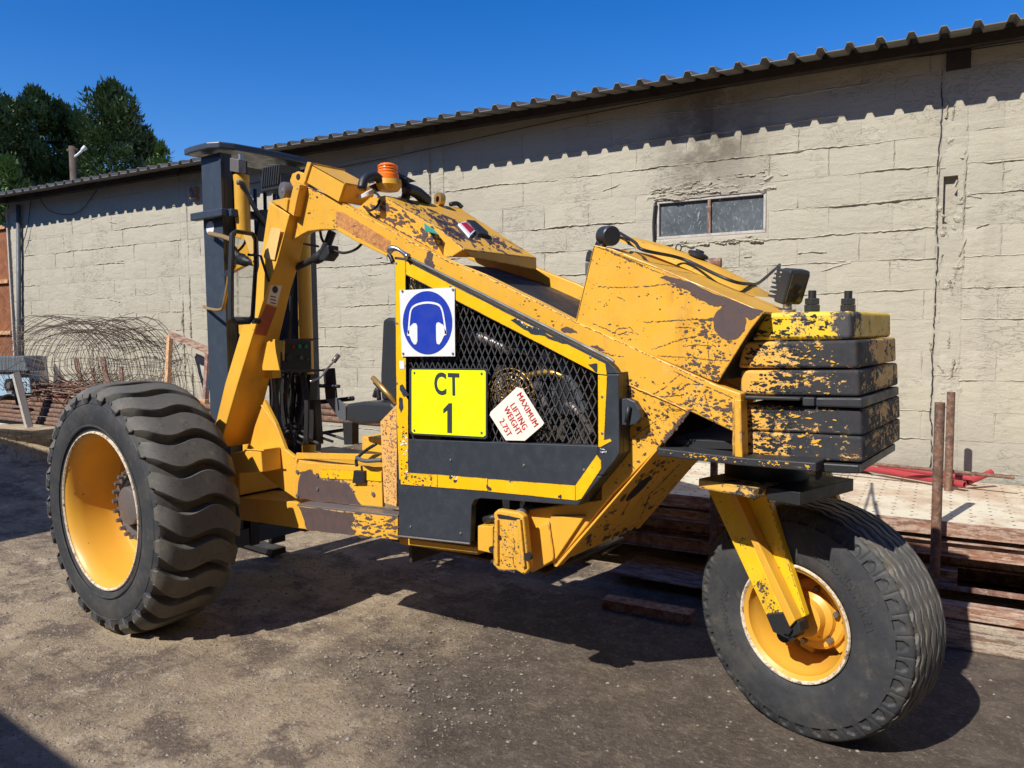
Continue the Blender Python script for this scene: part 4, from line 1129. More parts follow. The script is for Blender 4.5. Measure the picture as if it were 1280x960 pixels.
slab('ear_cup_print', Y(esf([(148, 416), (160, 417), (166, 430), (167, 505), (160, 522), (150, 522), (138, 505), (128, 480), (116, 478), (116, 462), (124, 450), (130, 432)]), ys_), (0, .001, 0), 'white', es, 0)
slab('ear_cup_print', Y(esf([(272, 411), (262, 416), (260, 430), (261, 500), (264, 518), (276, 523), (288, 505), (300, 478), (311, 474), (313, 460), (305, 448), (296, 425)]), ys_), (0, .001, 0), 'white', es, 0)
cs = empty('number_sign', Y([(512, 542)], sg)[0], None, None); cs.parent = door; cs.location = cs.location-base_of(door); cs['label'] = 'fluorescent yellow number plate reading CT 1'
ys('sign_plate', [(513, 460), (607, 461), (609, 463), (609, 547), (606, 549), (515, 543.5), (511.5, 541), (511.5, 462)], sg, .004, 'ink', cs, .001)
ys('sign_face', [(515, 462), (605, 463), (607, 465), (607, 544), (604, 546), (517, 541.5), (514.5, 539), (514.5, 464)], sg-.0012, .001, 'lime', cs, 0)
EX, EZ_ = (1, 0, 0), (0, 0, 1)
def sz(a, b, y): return abs(ony(a, y).z-ony(b, y).z)
h1 = sz((558, 467), (558, 495), sg)
text_on('lettering', 'CT', h1*1.36, Y([(558, 481.5)], sg-.0022)[0], EX, EZ_, 'ink', cs, .003, spacing=1.16, sx=.80)
slab('lettering', Y([(561, 504), (565, 504), (565, 541.5), (559, 541), (559, 513), (554, 517), (554, 511.5)], sg-.0022), (0, .0008, 0), 'ink', cs, 0)
ms = empty('weight_limit_sign', Y([(640, 550)], sg)[0], None, None); ms.parent = door; ms.location = ms.location-base_of(door); ms['label'] = 'tilted cream maximum lifting weight sign with red letters'
mp_ = [(646, 484), (653, 486), (680, 529), (678, 532), (656, 551), (632, 550.5), (612, 519), (613, 515)]
ys('sign_plate', mp_, sg+.001, .003, 'cream', ms, .0008)
a_, b_2 = ony((650, 490), sg), ony((674, 534), sg)
exm = (b_2-a_).normalized(); eym = V((-exm.z, 0, exm.x)); eym = eym if eym.z > 0 else -eym
lines = [('MAXIMUM', (659, 512)), ('LIFTING', (648, 520.5)), ('WEIGHT', (640.5, 526)), ('2.75T', (631.5, 534.5))]
for s_, p_ in lines:
    text_on('lettering', s_, .040, Y([p_], sg-.0012)[0], exm, eym, 'red', ms, -.0002, spacing=1.08, sx=.77)
ys('small_label', [(499, 451), (505, 451), (505.5, 461), (499.5, 461)], DY-.005, .001, 'white', door, 0)
# hinge lug right of the door
lg = [(771, 499), (784, 498), (793, 502), (799, 512), (801, 522), (795, 530), (786, 532), (772, 531)]
ys('hinge_lug', lg, 2.46, .03, 'slate', FL, .003); tube('hinge_pin', Y([(786, 508), (783, 528)], 2.45), .008, 'black', FL)

# --- engine behind the mesh
def ey(px, y): return ony(px, y)
box('engine_block', -2.15, -1.62, 2.72, 3.08, .95, 1.42, 'engine', FL, .02)
box('valve_cover', -2.10, -1.68, 2.80, 3.00, 1.42, 1.52, 'black', FL, .02)
for i in range(4): tube('exhaust_pipe', [(-2.08+i*.12, 2.72, 1.34), (-2.08+i*.12, 2.66, 1.32), (-2.05+i*.11, 2.65, 1.22)], .022, 'greymetal', FL)
gc = ony((641, 497), 2.60)
gg = G()
for r_ in (.03, .055, .08, .105, .125): gg.add(*d_tube([gc+V((math.cos(6.283*k/28)*r_, -.02+.25*(r_*r_), math.sin(6.283*k/28)*r_)) for k in range(29)], .0035, 5))
for k in range(24):
    t = 6.283*k/24; gg.add(*d_tube([gc+V((math.cos(t)*.02, -.02, math.sin(t)*.02)), gc+V((math.cos(t)*.125, .0, math.sin(t)*.125))], .003, 5))
gg.out('fan_guard', 'brass', FL, smooth=True)
lathe('air_filter', [(0, .09), (.30, .09), (.31, .06)], ony((720, 500), 2.66)+V((0, 0, -.05)), (0, 0, 1), 'black', FL, 24)
lathe('oil_filter', [(0, .04), (.10, .04)], ony((685, 470), 2.62), (0, 0, 1), 'silver', FL, 20)
disc('fan_pulley', ony((524, 352), 2.56), (0, 1, 0), .055, .04, 'rim', FL)
for k_, (a_, b_2_, r_, m_) in enumerate([((620, 430), (700, 470), .016, 'engine'), ((560, 420), (640, 440), .022, 'greymetal'), ((690, 440), (735, 520), .018, 'hose'), ((655, 470), (725, 480), .012, 'brass'), ((530, 400), (600, 430), .030, 'engine'), ((700, 500), (742, 545), .014, 'greymetal')]):
    tube('engine_pipe', [ony(a_, 2.60), (ony(a_, 2.57)+ony(b_2_, 2.57))/2+V((0, 0, .03)), ony(b_2_, 2.60)], r_, m_, FL)
for k_ in range(6):
    q_ = ony((600+k_*24, 455+k_*8), 2.60); disc('engine_cap', q_, (0, 1, 0), .022, .03, ('silver', 'engine', 'greymetal')[k_ % 3], FL, 16)
rh = random.Random(6)
for i in range(9):
    a = ony((rh.uniform(640, 740), rh.uniform(440, 540)), 2.62); b = ony((rh.uniform(640, 740), rh.uniform(440, 540)), 2.66)
    tube('engine_hose', [a, (a+b)/2+V((0, -.04, -.06)), b], rh.uniform(.006, .014), 'black', FL)
box('bay_wall', -2.56, -2.54, 2.56, 3.2, .45, 1.75, 'engine', FL)
box('radiator', -1.66, -1.60, 2.62, 3.16, .80, 1.38, 'engine', FL)
box('battery', -2.50, -2.28, 2.60, 2.80, 1.30, 1.50, 'black', FL, .008)
ba, bb = ony((815, 556), 2.565), ony((690, 700), 2.565)
slab('bay_shade_back', [V((-2.54, 3.16, .45)), V((bb.x, 3.16, bb.z+.02)), V((ba.x-.02, 3.16, ba.z)), V((-1.25, 3.16, 1.30)), V((-2.54, 3.16, 1.84))], (0, .01, 0), 'black', FL)  # black sheet added behind the engine so the bay stays dark
w0, w1 = ony((575, 345), 2.60), ony((800, 452), 2.60)
slab('bay_shade_sheet', [w0, w1, w1+V((0, .62, 0)), w0+V((0, .62, 0))], (0, 0, -.01), 'black', FL)  # black sheet added between the booms to shade the bay
slab('bay_shade_front', [w0, w0+V((0, .62, 0)), w0+V((-.30, .62, .09)), w0+V((-.30, 0, .09))], (0, 0, -.01), 'black', FL)  # front piece of the added black shading sheet

# --- front cover over the booms
CY = 2.575
xf = ony((480, 244), CY).x; yfar = onx((575, 260), xf).y
cnear = Y([(480, 244), (547, 283), (580, 311)], CY)
xr_ = ony((580, 311), CY).x
cfar = [onx((575, 260), xf), None, V((xr_, yfar, cnear[2].z))]
cfar[1] = V((cnear[1].x, yfar, cnear[1].z))
slab('cover_top', [cnear[0], cnear[2], cfar[2], cfar[0]], (0, 0, -.008), 'cover', FL, .003, label='scuffed yellow sloping cover with a red reflector')
ys('cover_side', [(446, 262), (462, 247), (480, 244.5), (547, 283.5), (579, 311.5), (565, 321), (555, 322), (500, 292)], CY-.002, .006, 'cover', FL, .002)
ys('cover_front', [(446, 262), (462, 247), (480, 244.5), (478, 252), (455, 264)], CY+.01, .3, 'frame', FL, .002)
lipn = Y([(565, 321.5), (580, 312)], CY)
slab('cover_lip', [lipn[0], lipn[1], V((lipn[1].x, yfar, lipn[1].z)), V((lipn[1].x, yfar, lipn[1].z-.055)), V((lipn[1].x, CY+.05, lipn[0].z))], (-.006, 0, 0), 'deck', FL, .001)
# things standing on the cover
def ontop(px, lift=0):
    n = (cnear[2]-cnear[0]).cross(V((0, 1, 0))).normalized(); return hit(px, n, cnear[0].dot(n)) + (n if n.z > 0 else -n)*lift
tn = (cnear[2]-cnear[0]).cross(V((0, 1, 0))).normalized(); tn = tn if tn.z > 0 else -tn
tu = (cnear[2]-cnear[0]).normalized()
slab('reflector', [ontop(p, .012) for p in [(572, 282), (581, 279), (594, 290), (586, 298)]], -tn*.011, 'white', FL, .001)
slab('red_lens', [ontop(p, .0145) for p in [(575, 282), (582, 281), (591, 290), (586, 294)]], -tn*.002, 'redl', FL, 0)
slab('reflector_wedge', [ontop(p, .020) for p in [(582, 279), (592, 280), (608, 294), (609, 298), (597, 296)]], -tn*.019, 'black', FL, .002)
slab('cover_patch', [ontop(p, .0012) for p in [(530, 279), (541, 286), (549, 294), (543, 292), (531, 289)]], -tn*.001, simple('teal_paint_patch', (.05, .42, .30), .5), FL, 0)
lathe('lifting_eye', [(-.014, .016), (-.014, .034), (.014, .034), (.014, .016)], ontop((547, 256), .03), (0.25, 1, 0), 'brass', FL, 24, close=False)
tube('cover_latch', [ontop((562, 258), .012), ontop((570, 259), .02), ontop((577, 262), .01)], .012, 'black', FL)
# beacon on its bracket
bc = V((xf+.02, yfar-.22, 0)); bc = onx((485, 224), xf-.02)
lathe('beacon', [(0, .052), (.02, .051), (.024, .047), (.060, .044), (.070, .038), (.075, .02)], onx((485, 224), xf-.02), (0, 0, 1), 'orange', FL, 32)
for dz in (.030, .043, .056): lathe('beacon_ridge', [(dz, .0465), (dz+.004, .0485), (dz+.008, .0465)], onx((485, 224), xf-.02), (0, 0, 1), 'orange', FL, 32, close=False)
lathe('beacon_base', [(-.055, .05), (-.03, .066), (-.004, .062)], onx((485, 224), xf-.02), (0, 0, 1), 'deck', FL, 32)
slab('beacon_bracket', [onx(p, xf-.05) for p in [(460, 233), (495, 216), (519, 227), (500, 231), (470, 240)]], (.012, 0, 0), 'black', FL, .002)
tube('bracket_arm', [onx(p, xf-.02) for p in [(452, 236), (456, 224), (468, 220), (474, 224)]], .022, 'black', FL)
tube('bracket_arm', [onx(p, xf-.02) for p in [(505, 222), (508, 240), (506, 250)]], .022, 'black', FL)
tube('bracket_arm', [onx(p, xf+.01) for p in [(508, 236), (520, 240), (534, 252)]], [.03]*9+[.03]*10, 'blackpl', FL)
for i in range(3):
    tube('white_cable', [ony((438+i, 242+i), 2.62), ony((450, 247-i), 2.60), ony((462, 243-2*i), 2.62), ony((474, 238-i*2), 2.75)], .006, 'hosew', FL)
tube('cable_loop', [ony((455, 258), 2.56), ony((462, 263), 2.54), ony((472, 257), 2.55), ony((474, 246), 2.6), ony((468, 240), 2.7)], .006, 'black', FL)

# --- box on top of the boom and its flange plates
ys('valve_box', [(388, 204), (431, 228), (423, 252), (381, 227)], 2.50, .012, 'frame', FL, .002, label='yellow box beam on the boom head')
q0 = ony((388, 204), 2.50); q1 = ony((431, 228), 2.50); q2 = ony((423, 252), 2.50)
slab('valve_box_top', [q0, q1, q1+V((0, .20, 0)), q0+V((0, .20, 0))], (0, 0, -.010), 'frame', FL, .002)
slab('valve_box_end', [q1+V((-.01, .012, 0)), q2+V((-.01, .012, 0)), q2+V((-.01, .20, 0)), q1+V((-.01, .20, 0))], (.012, 0, 0), 'deck', FL, .002)
ys('flange_plate', [(384, 202), (389, 203), (381, 228), (377, 226)], 2.49, .22, 'frame', FL, .002)
ys('pivot_lug', [(362, 226), (365, 217), (372, 214), (380, 217), (380, 234), (366, 234)], 2.545, .03, 'frame', FL, .004)
disc('pivot_hole', ony((372.5, 221), 2.543), (0, 1, 0), .016, .004, 'black', FL)
ys('flange_plate', [(368, 227), (375, 231), (367, 270), (359, 264)], 2.47, .05, 'deck', FL, .002)
ys('wedge_bracket', [(338, 251), (358, 247), (360, 249), (358, 264), (350, 258)], 2.46, .10, 'frame', FL, .002)
disc('pivot_hole', ony((364, 268), 2.517), (0, 1, 0), .028, .002, 'black', FL)
lathe('chain_roller', [(0, .020), (.0, .042), (.012, .046), (.045, .046), (.057, .042)], ony((352, 238), 2.55), (.25, 1, 0), 'greymetal', FL, 32)
disc('roller_bolt', ony((352, 238), 2.545), (.25, 1, 0), .012, .02, 'silver', FL, 6)
sp = G()
wc = ony((347, 226), 2.66)
for i in range(8): sp.add(*d_box(wc+V((.02*i-.04, 0, .012)), (.006, 0, 0), (0, .07, 0), (.01, 0, .052)))
sp.add(*d_box(wc+V((.02, 0, -.02)), (.09, 0, -.0), (0, .06, 0), (0, 0, .04)))
sp.out('work_light', 'blackpl', FL, bevel=.003)

# --- near arm (leg of the A-frame), leaning out towards the wheel at its foot
def arm(pa, y0a, y1a): return [ony(p, y0a) for p in pa], y1a
top0, top1 = ony((334, 262), 2.47), ony((362, 266), 2.47)
bot0, bot1 = ony((266, 540), 2.38), ony((297, 562), 2.38)
# the section follows the traced edges; kinks at three heights
Ls = [((336, 252), 2.475), ((326, 321), 2.46), ((317, 360), 2.45), ((281, 480), 2.40), ((262, 560), 2.38)]
Rs = [((362, 268), 2.475), ((346, 328), 2.46), ((334, 360), 2.45), ((297, 480), 2.40), ((274, 560), 2.38)]
vs = []; fs = []
for (lp, yl), (rp, yr) in zip(Ls, Rs):
    a, b = ony(lp, yl), ony(rp, yr)
    vs += [a, b, V((b.x, 2.60, b.z)), V((a.x, 2.60, a.z))]
for i in range(4):
    n = i*4
    for k in range(4): fs.append((n+k, n+(k+1) % 4, n+4+(k+1) % 4, n+4+k))
fs += [(3, 2, 1, 0), (16, 17, 18, 19)]
c_0 = sum(vs, V((0, 0, 0)))/20; _, fs = fixn([v-c_0 for v in vs], fs)
mesh('front_leg', vs, fs, 'arm', FL, bevel=.006, label='near leg of the yellow front frame')
box('cross_tube', -4.05, -3.93, 2.56, 4.36, .60, .74, 'arm', FL, .008)
# decals on the rear face of the arm
def armface(px): return hit(px, V((1, 0, .0)), ony((334, 360), 2.45).x+.004)
aR = [ony(r[0], r[1]) for r in Rs]
an = (aR[2]-aR[3]).cross(V((0, 1, 0))).normalized(); an = an if an.x > 0 else -an
def af(px, l=.002): return hit(px, an, aR[2].dot(an)+l)
slab('decal', [af(p) for p in [(340, 352), (353, 355), (346, 383), (333, 379)]], -an*.001, 'cream', FL, 0, label='small cream sticker on the front leg')
slab('decal_print', [af((344+math.cos(6.283*k/20)*3.6, 362+math.sin(6.283*k/20)*4.6), .0032) for k in range(20)], -an*.0005, 'ink', FL, 0)
for yy0 in (371, 375, 379):
    slab('decal_print', [af(p, .0032) for p in [(338, yy0-1.5), (345, yy0), (345, yy0+1.3), (338, yy0-.2)]], -an*.0005, 'ink', FL, 0)
slab('decal', [af(p) for p in [(333, 381), (346, 385), (333, 420), (318, 418)]], -an*.001, simple('faded_red_decal', (.42, .10, .04), .5), FL, 0, label='faded red sticker on the front leg')
ys('decal', [(420, 264), (428, 265), (488, 301), (487, 316), (481, 315), (420, 281)], PL-.0015, .001, 'placard', FL, 0, label='worn orange lettering panel on the boom')
ys('decal', [(339, 284), (351, 286), (343, 325), (329, 322)], 2.452, .001, simple('pale_yellow_decal', (.80, .52, .18), .5), FL, 0)

# --- inner frame plate beside the cab and the lower bodywork
ys('gusset', [(330, 500), (345, 530), (357, 562), (371, 573), (371, 624), (340, 603), (313, 580), (308, 562)], 2.525, .02, 'arm', FL, .002)
ys('floor_side', [(371, 573), (371, 584), (372, 578), (477, 584), (478, 634), (369, 623), (369, 584)][2:], 2.52, .02, 'deck', FL, .003, label='scuffed yellow side plate with a strip of tape')
ys('tape_stripe', [(401, 586), (442, 588), (442, 600), (401, 598)], 2.516, .002, 'tape2', FL, 0); ys('tape_stripe', [(455, 589), (477, 590), (477, 602), (455, 600)], 2.516, .002, 'tape2', FL, 0)
for px in ((371, 590), (396, 594), (396, 611), (371, 620), (466, 618)): disc('bolt', ony(px, 2.513), (0, 1, 0), .011, .006, 'greymetal', FL, 10)
dz_ = ony((372, 575), 2.525).z
xd0, xd1 = ony((358, 577), 2.53).x, ony((480, 584), 2.53).x
box('cab_floor', xd0-.05, xd1, 2.53, 3.2, dz_-.02, dz_, 'deck', FL, .003)
ys('floor_kerb', [(370, 566), (477, 568), (477, 576), (370, 574)], 2.53, .015, 'frame', FL, .003)
box('floor_runner', xd0+.05, xd1-.05, 2.72, 2.80, dz_+.001, dz_+.035, 'black', FL, .003)
box('floor_runner', xd0+.05, xd1-.05, 2.95, 3.0, dz_+.001, dz_+.03, 'greymetal', FL, .003)
box('floor_runner', xd0+.15, xd1-.25, 3.08, 3.18, dz_+.001, dz_+.10, 'black', FL, .003)
# sill channel
sa, sb = ony((371, 630), 2.44), ony((497, 644), 2.44)
ys('sill_channel', [(371, 632), (497, 646), (497, 675), (383, 663)], 2.44, .012, 'deck', FL, .003, label='scraped lower sill channel')
slab('sill_ledge', [sa, sb, sb+V((0, .10, 0)), sa+V((0, .10, 0))], (0, 0, -.012), 'greymetal', FL, .003)
ys('axle_beam', [(296, 622), (372, 628), (384, 662), (300, 650)], 2.56, .25, 'arm', FL, .004)
ys('jack_box', [(288, 566), (326, 562), (328, 590), (290, 592)], 2.40, .12, 'arm', FL, .004)
box('front_axle', -4.10, -3.97, 2.30, 4.37, .60, .735, 'arm', FL, .006)
lathe('wheel_motor', [(0, .13), (.10, .13), (.14, .10)], (-4.04, 2.24, .640), (0, 1, 0), 'black', FL, 28)
# step hoop
tube('step_hoop', [ony(p, 2.49) for p in [(446, 583), (446, 574), (456, 564), (470, 555)]], .008, 'black', FL)
tube('step_hoop', [ony((446, 572), 2.49), ony((456, 576), 2.47), ony((478, 575), 2.49)], .010, 'hose', FL)
slab('step_strap', Y([(442, 588), (455, 589), (455, 604), (440, 604)], 2.50), (0, .02, 0), 'black', FL)
# lever box beside the door
ys('lever_box', [(475, 527), (496, 505), (496.5, 512), (496, 634), (480, 629)], 2.475, .30, 'speck', FL, .003)
tube('arm_rest', [ony((466, 472), 2.50), ony((480, 487), 2.49), ony((495, 503), 2.50)], .012, 'brass', FL, 8, sm=False)
tube('arm_rest', [ony((468, 478), 2.53), ony((482, 493), 2.52), ony((492, 503), 2.53)], .008, 'black', FL, 8, sm=False)
# seat
ys('seat_cushion', [(432, 505), (452, 502), (488, 504), (495, 512), (486, 524), (470, 530), (450, 531), (432, 526)], 2.66, .42, 'seat', FL, .016, seg=3)
ys('seat_back', [(478, 400), (484, 397), (492, 398), (496, 402), (497, 500), (476, 500), (475, 470)], 2.78, .40, 'seat', FL, .014, seg=3)
box('seat_base', ony((452, 540), 2.8).x, ony((490, 540), 2.8).x, 2.80, 3.0, dz_, dz_+.11, 'deck', FL, .004)
tube('belt_anchor', [ony((468, 496), 2.68), ony((472, 486), 2.68), ony((474, 500), 2.68)], .012, 'black', FL)
# console, column and levers
kx = ony((353, 440), 2.50).x
ys('console_box', [(326, 432), (340, 424), (354, 426), (353, 463), (328, 463)], 2.50, .012, 'arm', FL, .002, label='yellow instrument console')
sl_ = [onx(p, kx) for p in [(353, 424), (389, 426), (389.5, 462), (353, 463)]]
slab('instrument_panel', sl_, (-.02, 0, 0), 'black', FL, .003)
for px, m_, r_ in (((366, 433), 'redl', .009), ((374, 433), 'greenl', .011), ((382, 433), 'greenl', .009), ((361, 447), 'blackpl', .022), ((376, 447), 'hose', .012), ((384, 449), 'hose', .007)):
    disc('gauge' if m_ in ('blackpl', 'hose') else 'button', onx(px, kx)+V((.0005, 0, 0)), (1, 0, 0), r_, .006, m_, FL, 20)
slab('console_top', [ony((326, 432), 2.61), ony((353, 425), 2.61), ony((353, 425), 2.61)+V((0, .25, 0)), ony((326, 432), 2.61)+V((0, .25, 0))], (0, 0, .006), 'black', FL, .001)
ys('console_shelf', [(311, 463), (340, 463), (340, 473), (309, 473)], 2.56, .06, 'arm', FL, .003); slab('console_shelf', [ony((340, 465), 2.58), ony((340, 465), 2.58)+V((.02, .34, 0)), ony((340, 465), 2.58)+V((-.16, .34, 0)), ony((340, 465), 2.58)+V((-.16, 0, 0))], (0, 0, -.012), 'black', FL)
ck2 = random.Random(21)
for i in range(15):
    px = ck2.uniform(340, 388); y = ck2.uniform(2.62, 2.95)
    tube('control_rod', [ony((px, 466), y), ony((px+ck2.uniform(-6, 6), 505), y), ony((px+ck2.uniform(-12, 6), 556), y)], ck2.uniform(.006, .014), 'black' if i % 3 else 'hose', FL)
ys('pedal_box', [(343, 470), (388, 468), (386, 505), (378, 552), (352, 552), (340, 500)], 2.85, .06, 'black', FL, .004)
ys('steering_column', [(378, 500), (392, 500), (396, 556), (384, 556)], 2.74, .05, 'black', FL, .004)
tube('gear_lever', [onx(p, kx+.06) for p in [(388, 477), (400, 472), (408, 462), (421, 448)]], .006, 'silver', FL); tube('lever_knob', [onx((417, 452), kx+.06), onx((423, 444), kx+.06)], .014, 'greymetal', FL)
ys('control_pedal', [(403, 461), (417, 460), (420, 497), (407, 499)], 2.80, .012, 'black', FL, .002)
ys('control_pedal', [(407, 499), (420, 497), (432, 508), (432, 526), (424, 524)], 2.80, .012, 'hose', FL, .002)
tube('cross_rod', [ony((372, 504), 2.85), ony((405, 502), 2.85), ony((442, 498), 2.9)], .013, 'black', FL); tube('cross_rod', [ony((378, 545), 2.85), ony((432, 537), 2.9)], .010, 'black', FL, sm=False)
tube('cross_rod', [ony((400, 482), 2.79), ony((424, 483), 2.79)], .010, 'black', FL, sm=False)
ys('bracket', [(428, 528), (440, 528), (440, 556), (430, 556)], 2.80, .05, 'black', FL, .003)
for i in range(4):
    tube('linkage_rod', [ony((345+i*6, 540-i*4), 2.62+i*.06), ony((380+i*18, 556-i*2), 2.66+i*.07)], .008, 'hose' if i % 2 else 'black', FL, sm=False)

# --- mast
MX = -4.04
def rail(y0, y1, zt, nm='mast_rail', mat='slate_mast', x0=-4.27):
    g_ = G(); g_.add(*bx(x0, x0+.20, y0, y0+.02, .25, zt)); g_.add(*bx(x0+.18, x0+.20, y0+.0201, y1, .25, zt)); g_.add(*bx(x0, x0+.02, y0+.0201, y1, .25, zt))
    return g_.out(nm, mat, FL, bevel=.003)
zt = ony((252, 196), 2.60).z
rail(2.60, 2.675, zt); rail(3.20, 3.275, zt)
rail(2.70, 2.76, zt-.03, 'inner_mast_rail', 'black', -4.24); rail(3.10, 3.16, zt-.03, 'inner_mast_rail', 'black', -4.24)
# head plate with its rounded horns
hz = zt+.012
hp = [V((x, y, hz)) for x, y in [(-4.36, 2.545), (-4.27, 2.53), (-4.10, 2.535), (-4.03, 2.57), (-4.0, 2.65), (-3.985, 2.78), (-3.98, 2.94), (-3.985, 3.10), (-4.02, 3.24), (-4.08, 3.33), (-4.30, 3.34), (-4.36, 3.28)]]
slab('mast_head_plate', hp, (0, 0, .038), 'slate_mast', FL, .008, label='rounded slate plate across the mast head')
# lift cylinders and hoses
def cyl(px, y, x, z1, nm='lift_cylinder'):
    lathe(nm, [(-1.62, .043), (-.02, .043), (0, .046), (.02, .046), (.022, .03)], (x, y, z1), (0, 0, 1), 'arm', FL, 28)
    lathe('cylinder_rod', [(.022, .018), (.14, .018)], (x, y, z1), (0, 0, 1), 'silver', FL, 16)
cyl(0, 2.675, -3.98, onx((292, 222), -3.98).z)
q = onx((379, 300), -3.96); cyl(0, q.y, -3.96, 2.15)
ys('cylinder_head', [(287, 197), (298, 199), (298, 216), (287, 214)], 2.62, .05, 'greymetal', FL, .004)
g_ = G(); zc = onx((285, 266), -4.0).z
g_.add(*bx(-4.32, -3.99, 2.545, 2.59, zc-.022, zc+.022)); g_.add(*bx(-4.01, -3.965, 2.5901, 3.32, zc-.022, zc+.022)); g_.out('mast_cross_bar', 'slate_mast', FL, bevel=.006)
box('mast_cross_bar', -4.30, -4.26, 2.6, 3.28, 1.2, 1.30, 'slate_mast', FL); box('mast_cross_bar', -4.27, -4.05, 2.6, 3.28, .26, .36, 'slate_mast', FL)
for i in range(4):
    y = 2.86+i*.07; tube('lift_chain' if i % 2 else 'mast_hose', [(-4.12, y, .5), (-4.12, y, 2.42)], .011, 'black' if i % 2 else 'hose', FL, sm=False)
tube('hydraulic_hose', [onx(p, -3.94) for p in [(297, 228), (303, 230), (311, 246), (322, 266), (334, 282)]], .014, 'hose', FL, 10)
tube('hydraulic_hose', [onx(p, -3.97) for p in [(304, 212), (307, 226), (306, 252), (306, 276)]], [.014]*7+[.019]*12, 'black', FL, 10)
slab('mast_stay', [onx(p, -3.95) for p in [(326, 262), (338, 262), (330, 302), (320, 300)]], (-.02, 0, 0), 'black', FL)
disc('reflector', ony((262.5, 285), 2.597), (0, 1, 0), .040, .003, 'white', FL, 28, label='round white disc on the mast')
ys('mast_back_plate', [(344, 300), (368, 292), (360, 430), (346, 432)], 3.0, .02, 'black', FL, .002)
slab('warning_louvre', [af(p, -.02) for p in [(352, 318), (372, 298), (360, 340), (344, 338)]], -an*.01, 'black', FL, 0)
# fork carriage and forks in front of the mast
box('fork_carriage', -4.42, -4.34, 2.55, 3.33, .30, .72, 'black', FL, .005)
for y in (2.66, 3.12): 
    box('fork', -4.47, -4.425, y, y+.11, .10, .85, 'black', FL, .004); slab('fork', [V((-4.425, y, .06)), V((-5.45, y, .055)), V((-5.45, y, .045)), V((-4.425, y, .015))], (0, .11, 0), 'black', FL, .003)

# --- elbow lamp and hose under the arch
ex0 = 2.60
tube('work_lamp_arm', [ony(p, ex0) for p in [(415, 290), (409, 306), (401, 320), (388, 326), (369, 335)]], [.022]*6+[.024]*6+[.030]*4+[.018]*9, 'black', FL, 10)
slab('work_lamp', Y([(397, 312), (410, 306), (411, 318), (405, 326), (396, 325)], 2.58), (0, .07, 0), 'blackpl', FL, .006)
tube('arch_hose', [ony(p, 2.62) for p in [(400, 288), (403, 300), (412, 310), (428, 316), (444, 312), (454, 303)]], .007, 'black', FL)
tube('arch_rod', [ony((375, 304), 2.62), ony((398, 308), 2.62)], .006, 'hose', FL, sm=False)

# --- mirror on its bracket
mr = empty('wing_mirror', ony((304, 345), 2.26), None, None); mr.parent = FL; mr.location = mr.location-FL.location
MN = (V((.97, .16, -.02))).normalized(); mc = ony((303, 346), 2.30); md = mc.dot(MN)
def mf(l, o=0): return [hit(p, MN, md+o) for p in l]
mo = [(291, 292), (295, 288), (316, 291), (320, 297), (321, 330), (317, 398), (312, 404), (294, 405), (289, 400), (289, 345)]
slab('mirror_housing', mf(mo), -MN*.03, 'blackpl', mr, .008, seg=3)
mi_ = [(294, 296), (296, 292), (314, 295), (316.5, 300), (317, 330), (313, 394), (309, 400), (296, 401), (292.5, 397), (292.5, 345)]
slab('mirror_glass', mf(mi_, .0015), -MN*.001, 'mirror', mr, 0)
lp = [hit(p, MN, md+.002) for p in mo]
tube('mirror_rim', lp+[lp[0]], .006, 'blackpl', mr, 6, sm=False)
tube('mirror_bracket', [ony((262, 292), 2.575), ony((276, 295), 2.45), ony((291, 300), 2.33)], .013, 'brass', mr)
tube('mirror_bracket', [ony((255, 383), 2.59), ony((262, 386), 2.50), ony((276, 387), 2.38), ony((281, 376), 2.34), ony((288, 330), 2.34), ony((291, 300), 2.34)], .009, 'brass', mr)
disc('mirror_knob', ony((283, 342), 2.33), (0, 1, 0), .018, .04, 'blackpl', mr, 20)
tube('mirror_stay', [ony((317, 318), 2.36), ony((326, 320), 2.42), ony((336, 352), 2.44)], .007, 'black', mr, sm=False); disc('mirror_clamp', ony((316, 401), 2.40), (0, 1, 0), .016, .04, 'black', mr, 16)

# --- rear tank hood
HY = 2.53
hx0 = ony((742, 306), HY).x; hfar = onx((797, 311), hx0).y
hpoly = [(742, 306), (765, 311), (830, 337), (955, 390), (938, 412), (897, 478), (885, 474), (719, 403)]
ys('tank_hood_side', hpoly, HY, .008, 'hood', FL, .003, label='scratched yellow side of the tank hood')
nt = Y([(742, 306), (830, 337), (955, 390)], HY)
nt = [nt[0], nt[1], nt[2]]
yf_ = hfar-.03
slab('tank_hood_top', [nt[0], nt[1], nt[1]+V((0, yf_-HY, 0)), nt[0]+V((0, yf_-HY, 0))], (0, 0, -.008), 'hood', FL, .003)
slab('tank_hood_top', [nt[1]+V((0, 0, -.0005)), nt[2], nt[2]+V((0, yf_-HY, 0)), nt[1]+V((0, yf_-HY, -.0005))], (0, 0, -.008), 'hood', FL, .003)
hb_ = Y([(719, 403), (742, 306)], HY); slab('tank_hood_front', [hb_[0], hb_[1]+V((0, 0, -.002)), hb_[1]+V((0, yf_-HY, -.002)), hb_[0]+V((0, yf_-HY, 0))], (.008, 0, 0), 'hood', FL, .002)
hr_ = Y([(955, 391), (938, 412), (897, 477)], HY)
for i in range(2): slab('tank_hood_rear', [hr_[i]+V((-.006, .008, 0)), hr_[i+1]+V((-.006, .008, 0)), hr_[i+1]+V((-.006, yf_-HY, 0)), hr_[i]+V((-.006, yf_-HY, 0))], (-.006, 0, 0), 'black', FL, .001)
slab('tank_hood_side', [p+V((0, yf_-HY, 0)) for p in Y(hpoly, HY)], (0, .008, 0), 'hood', FL, .003)
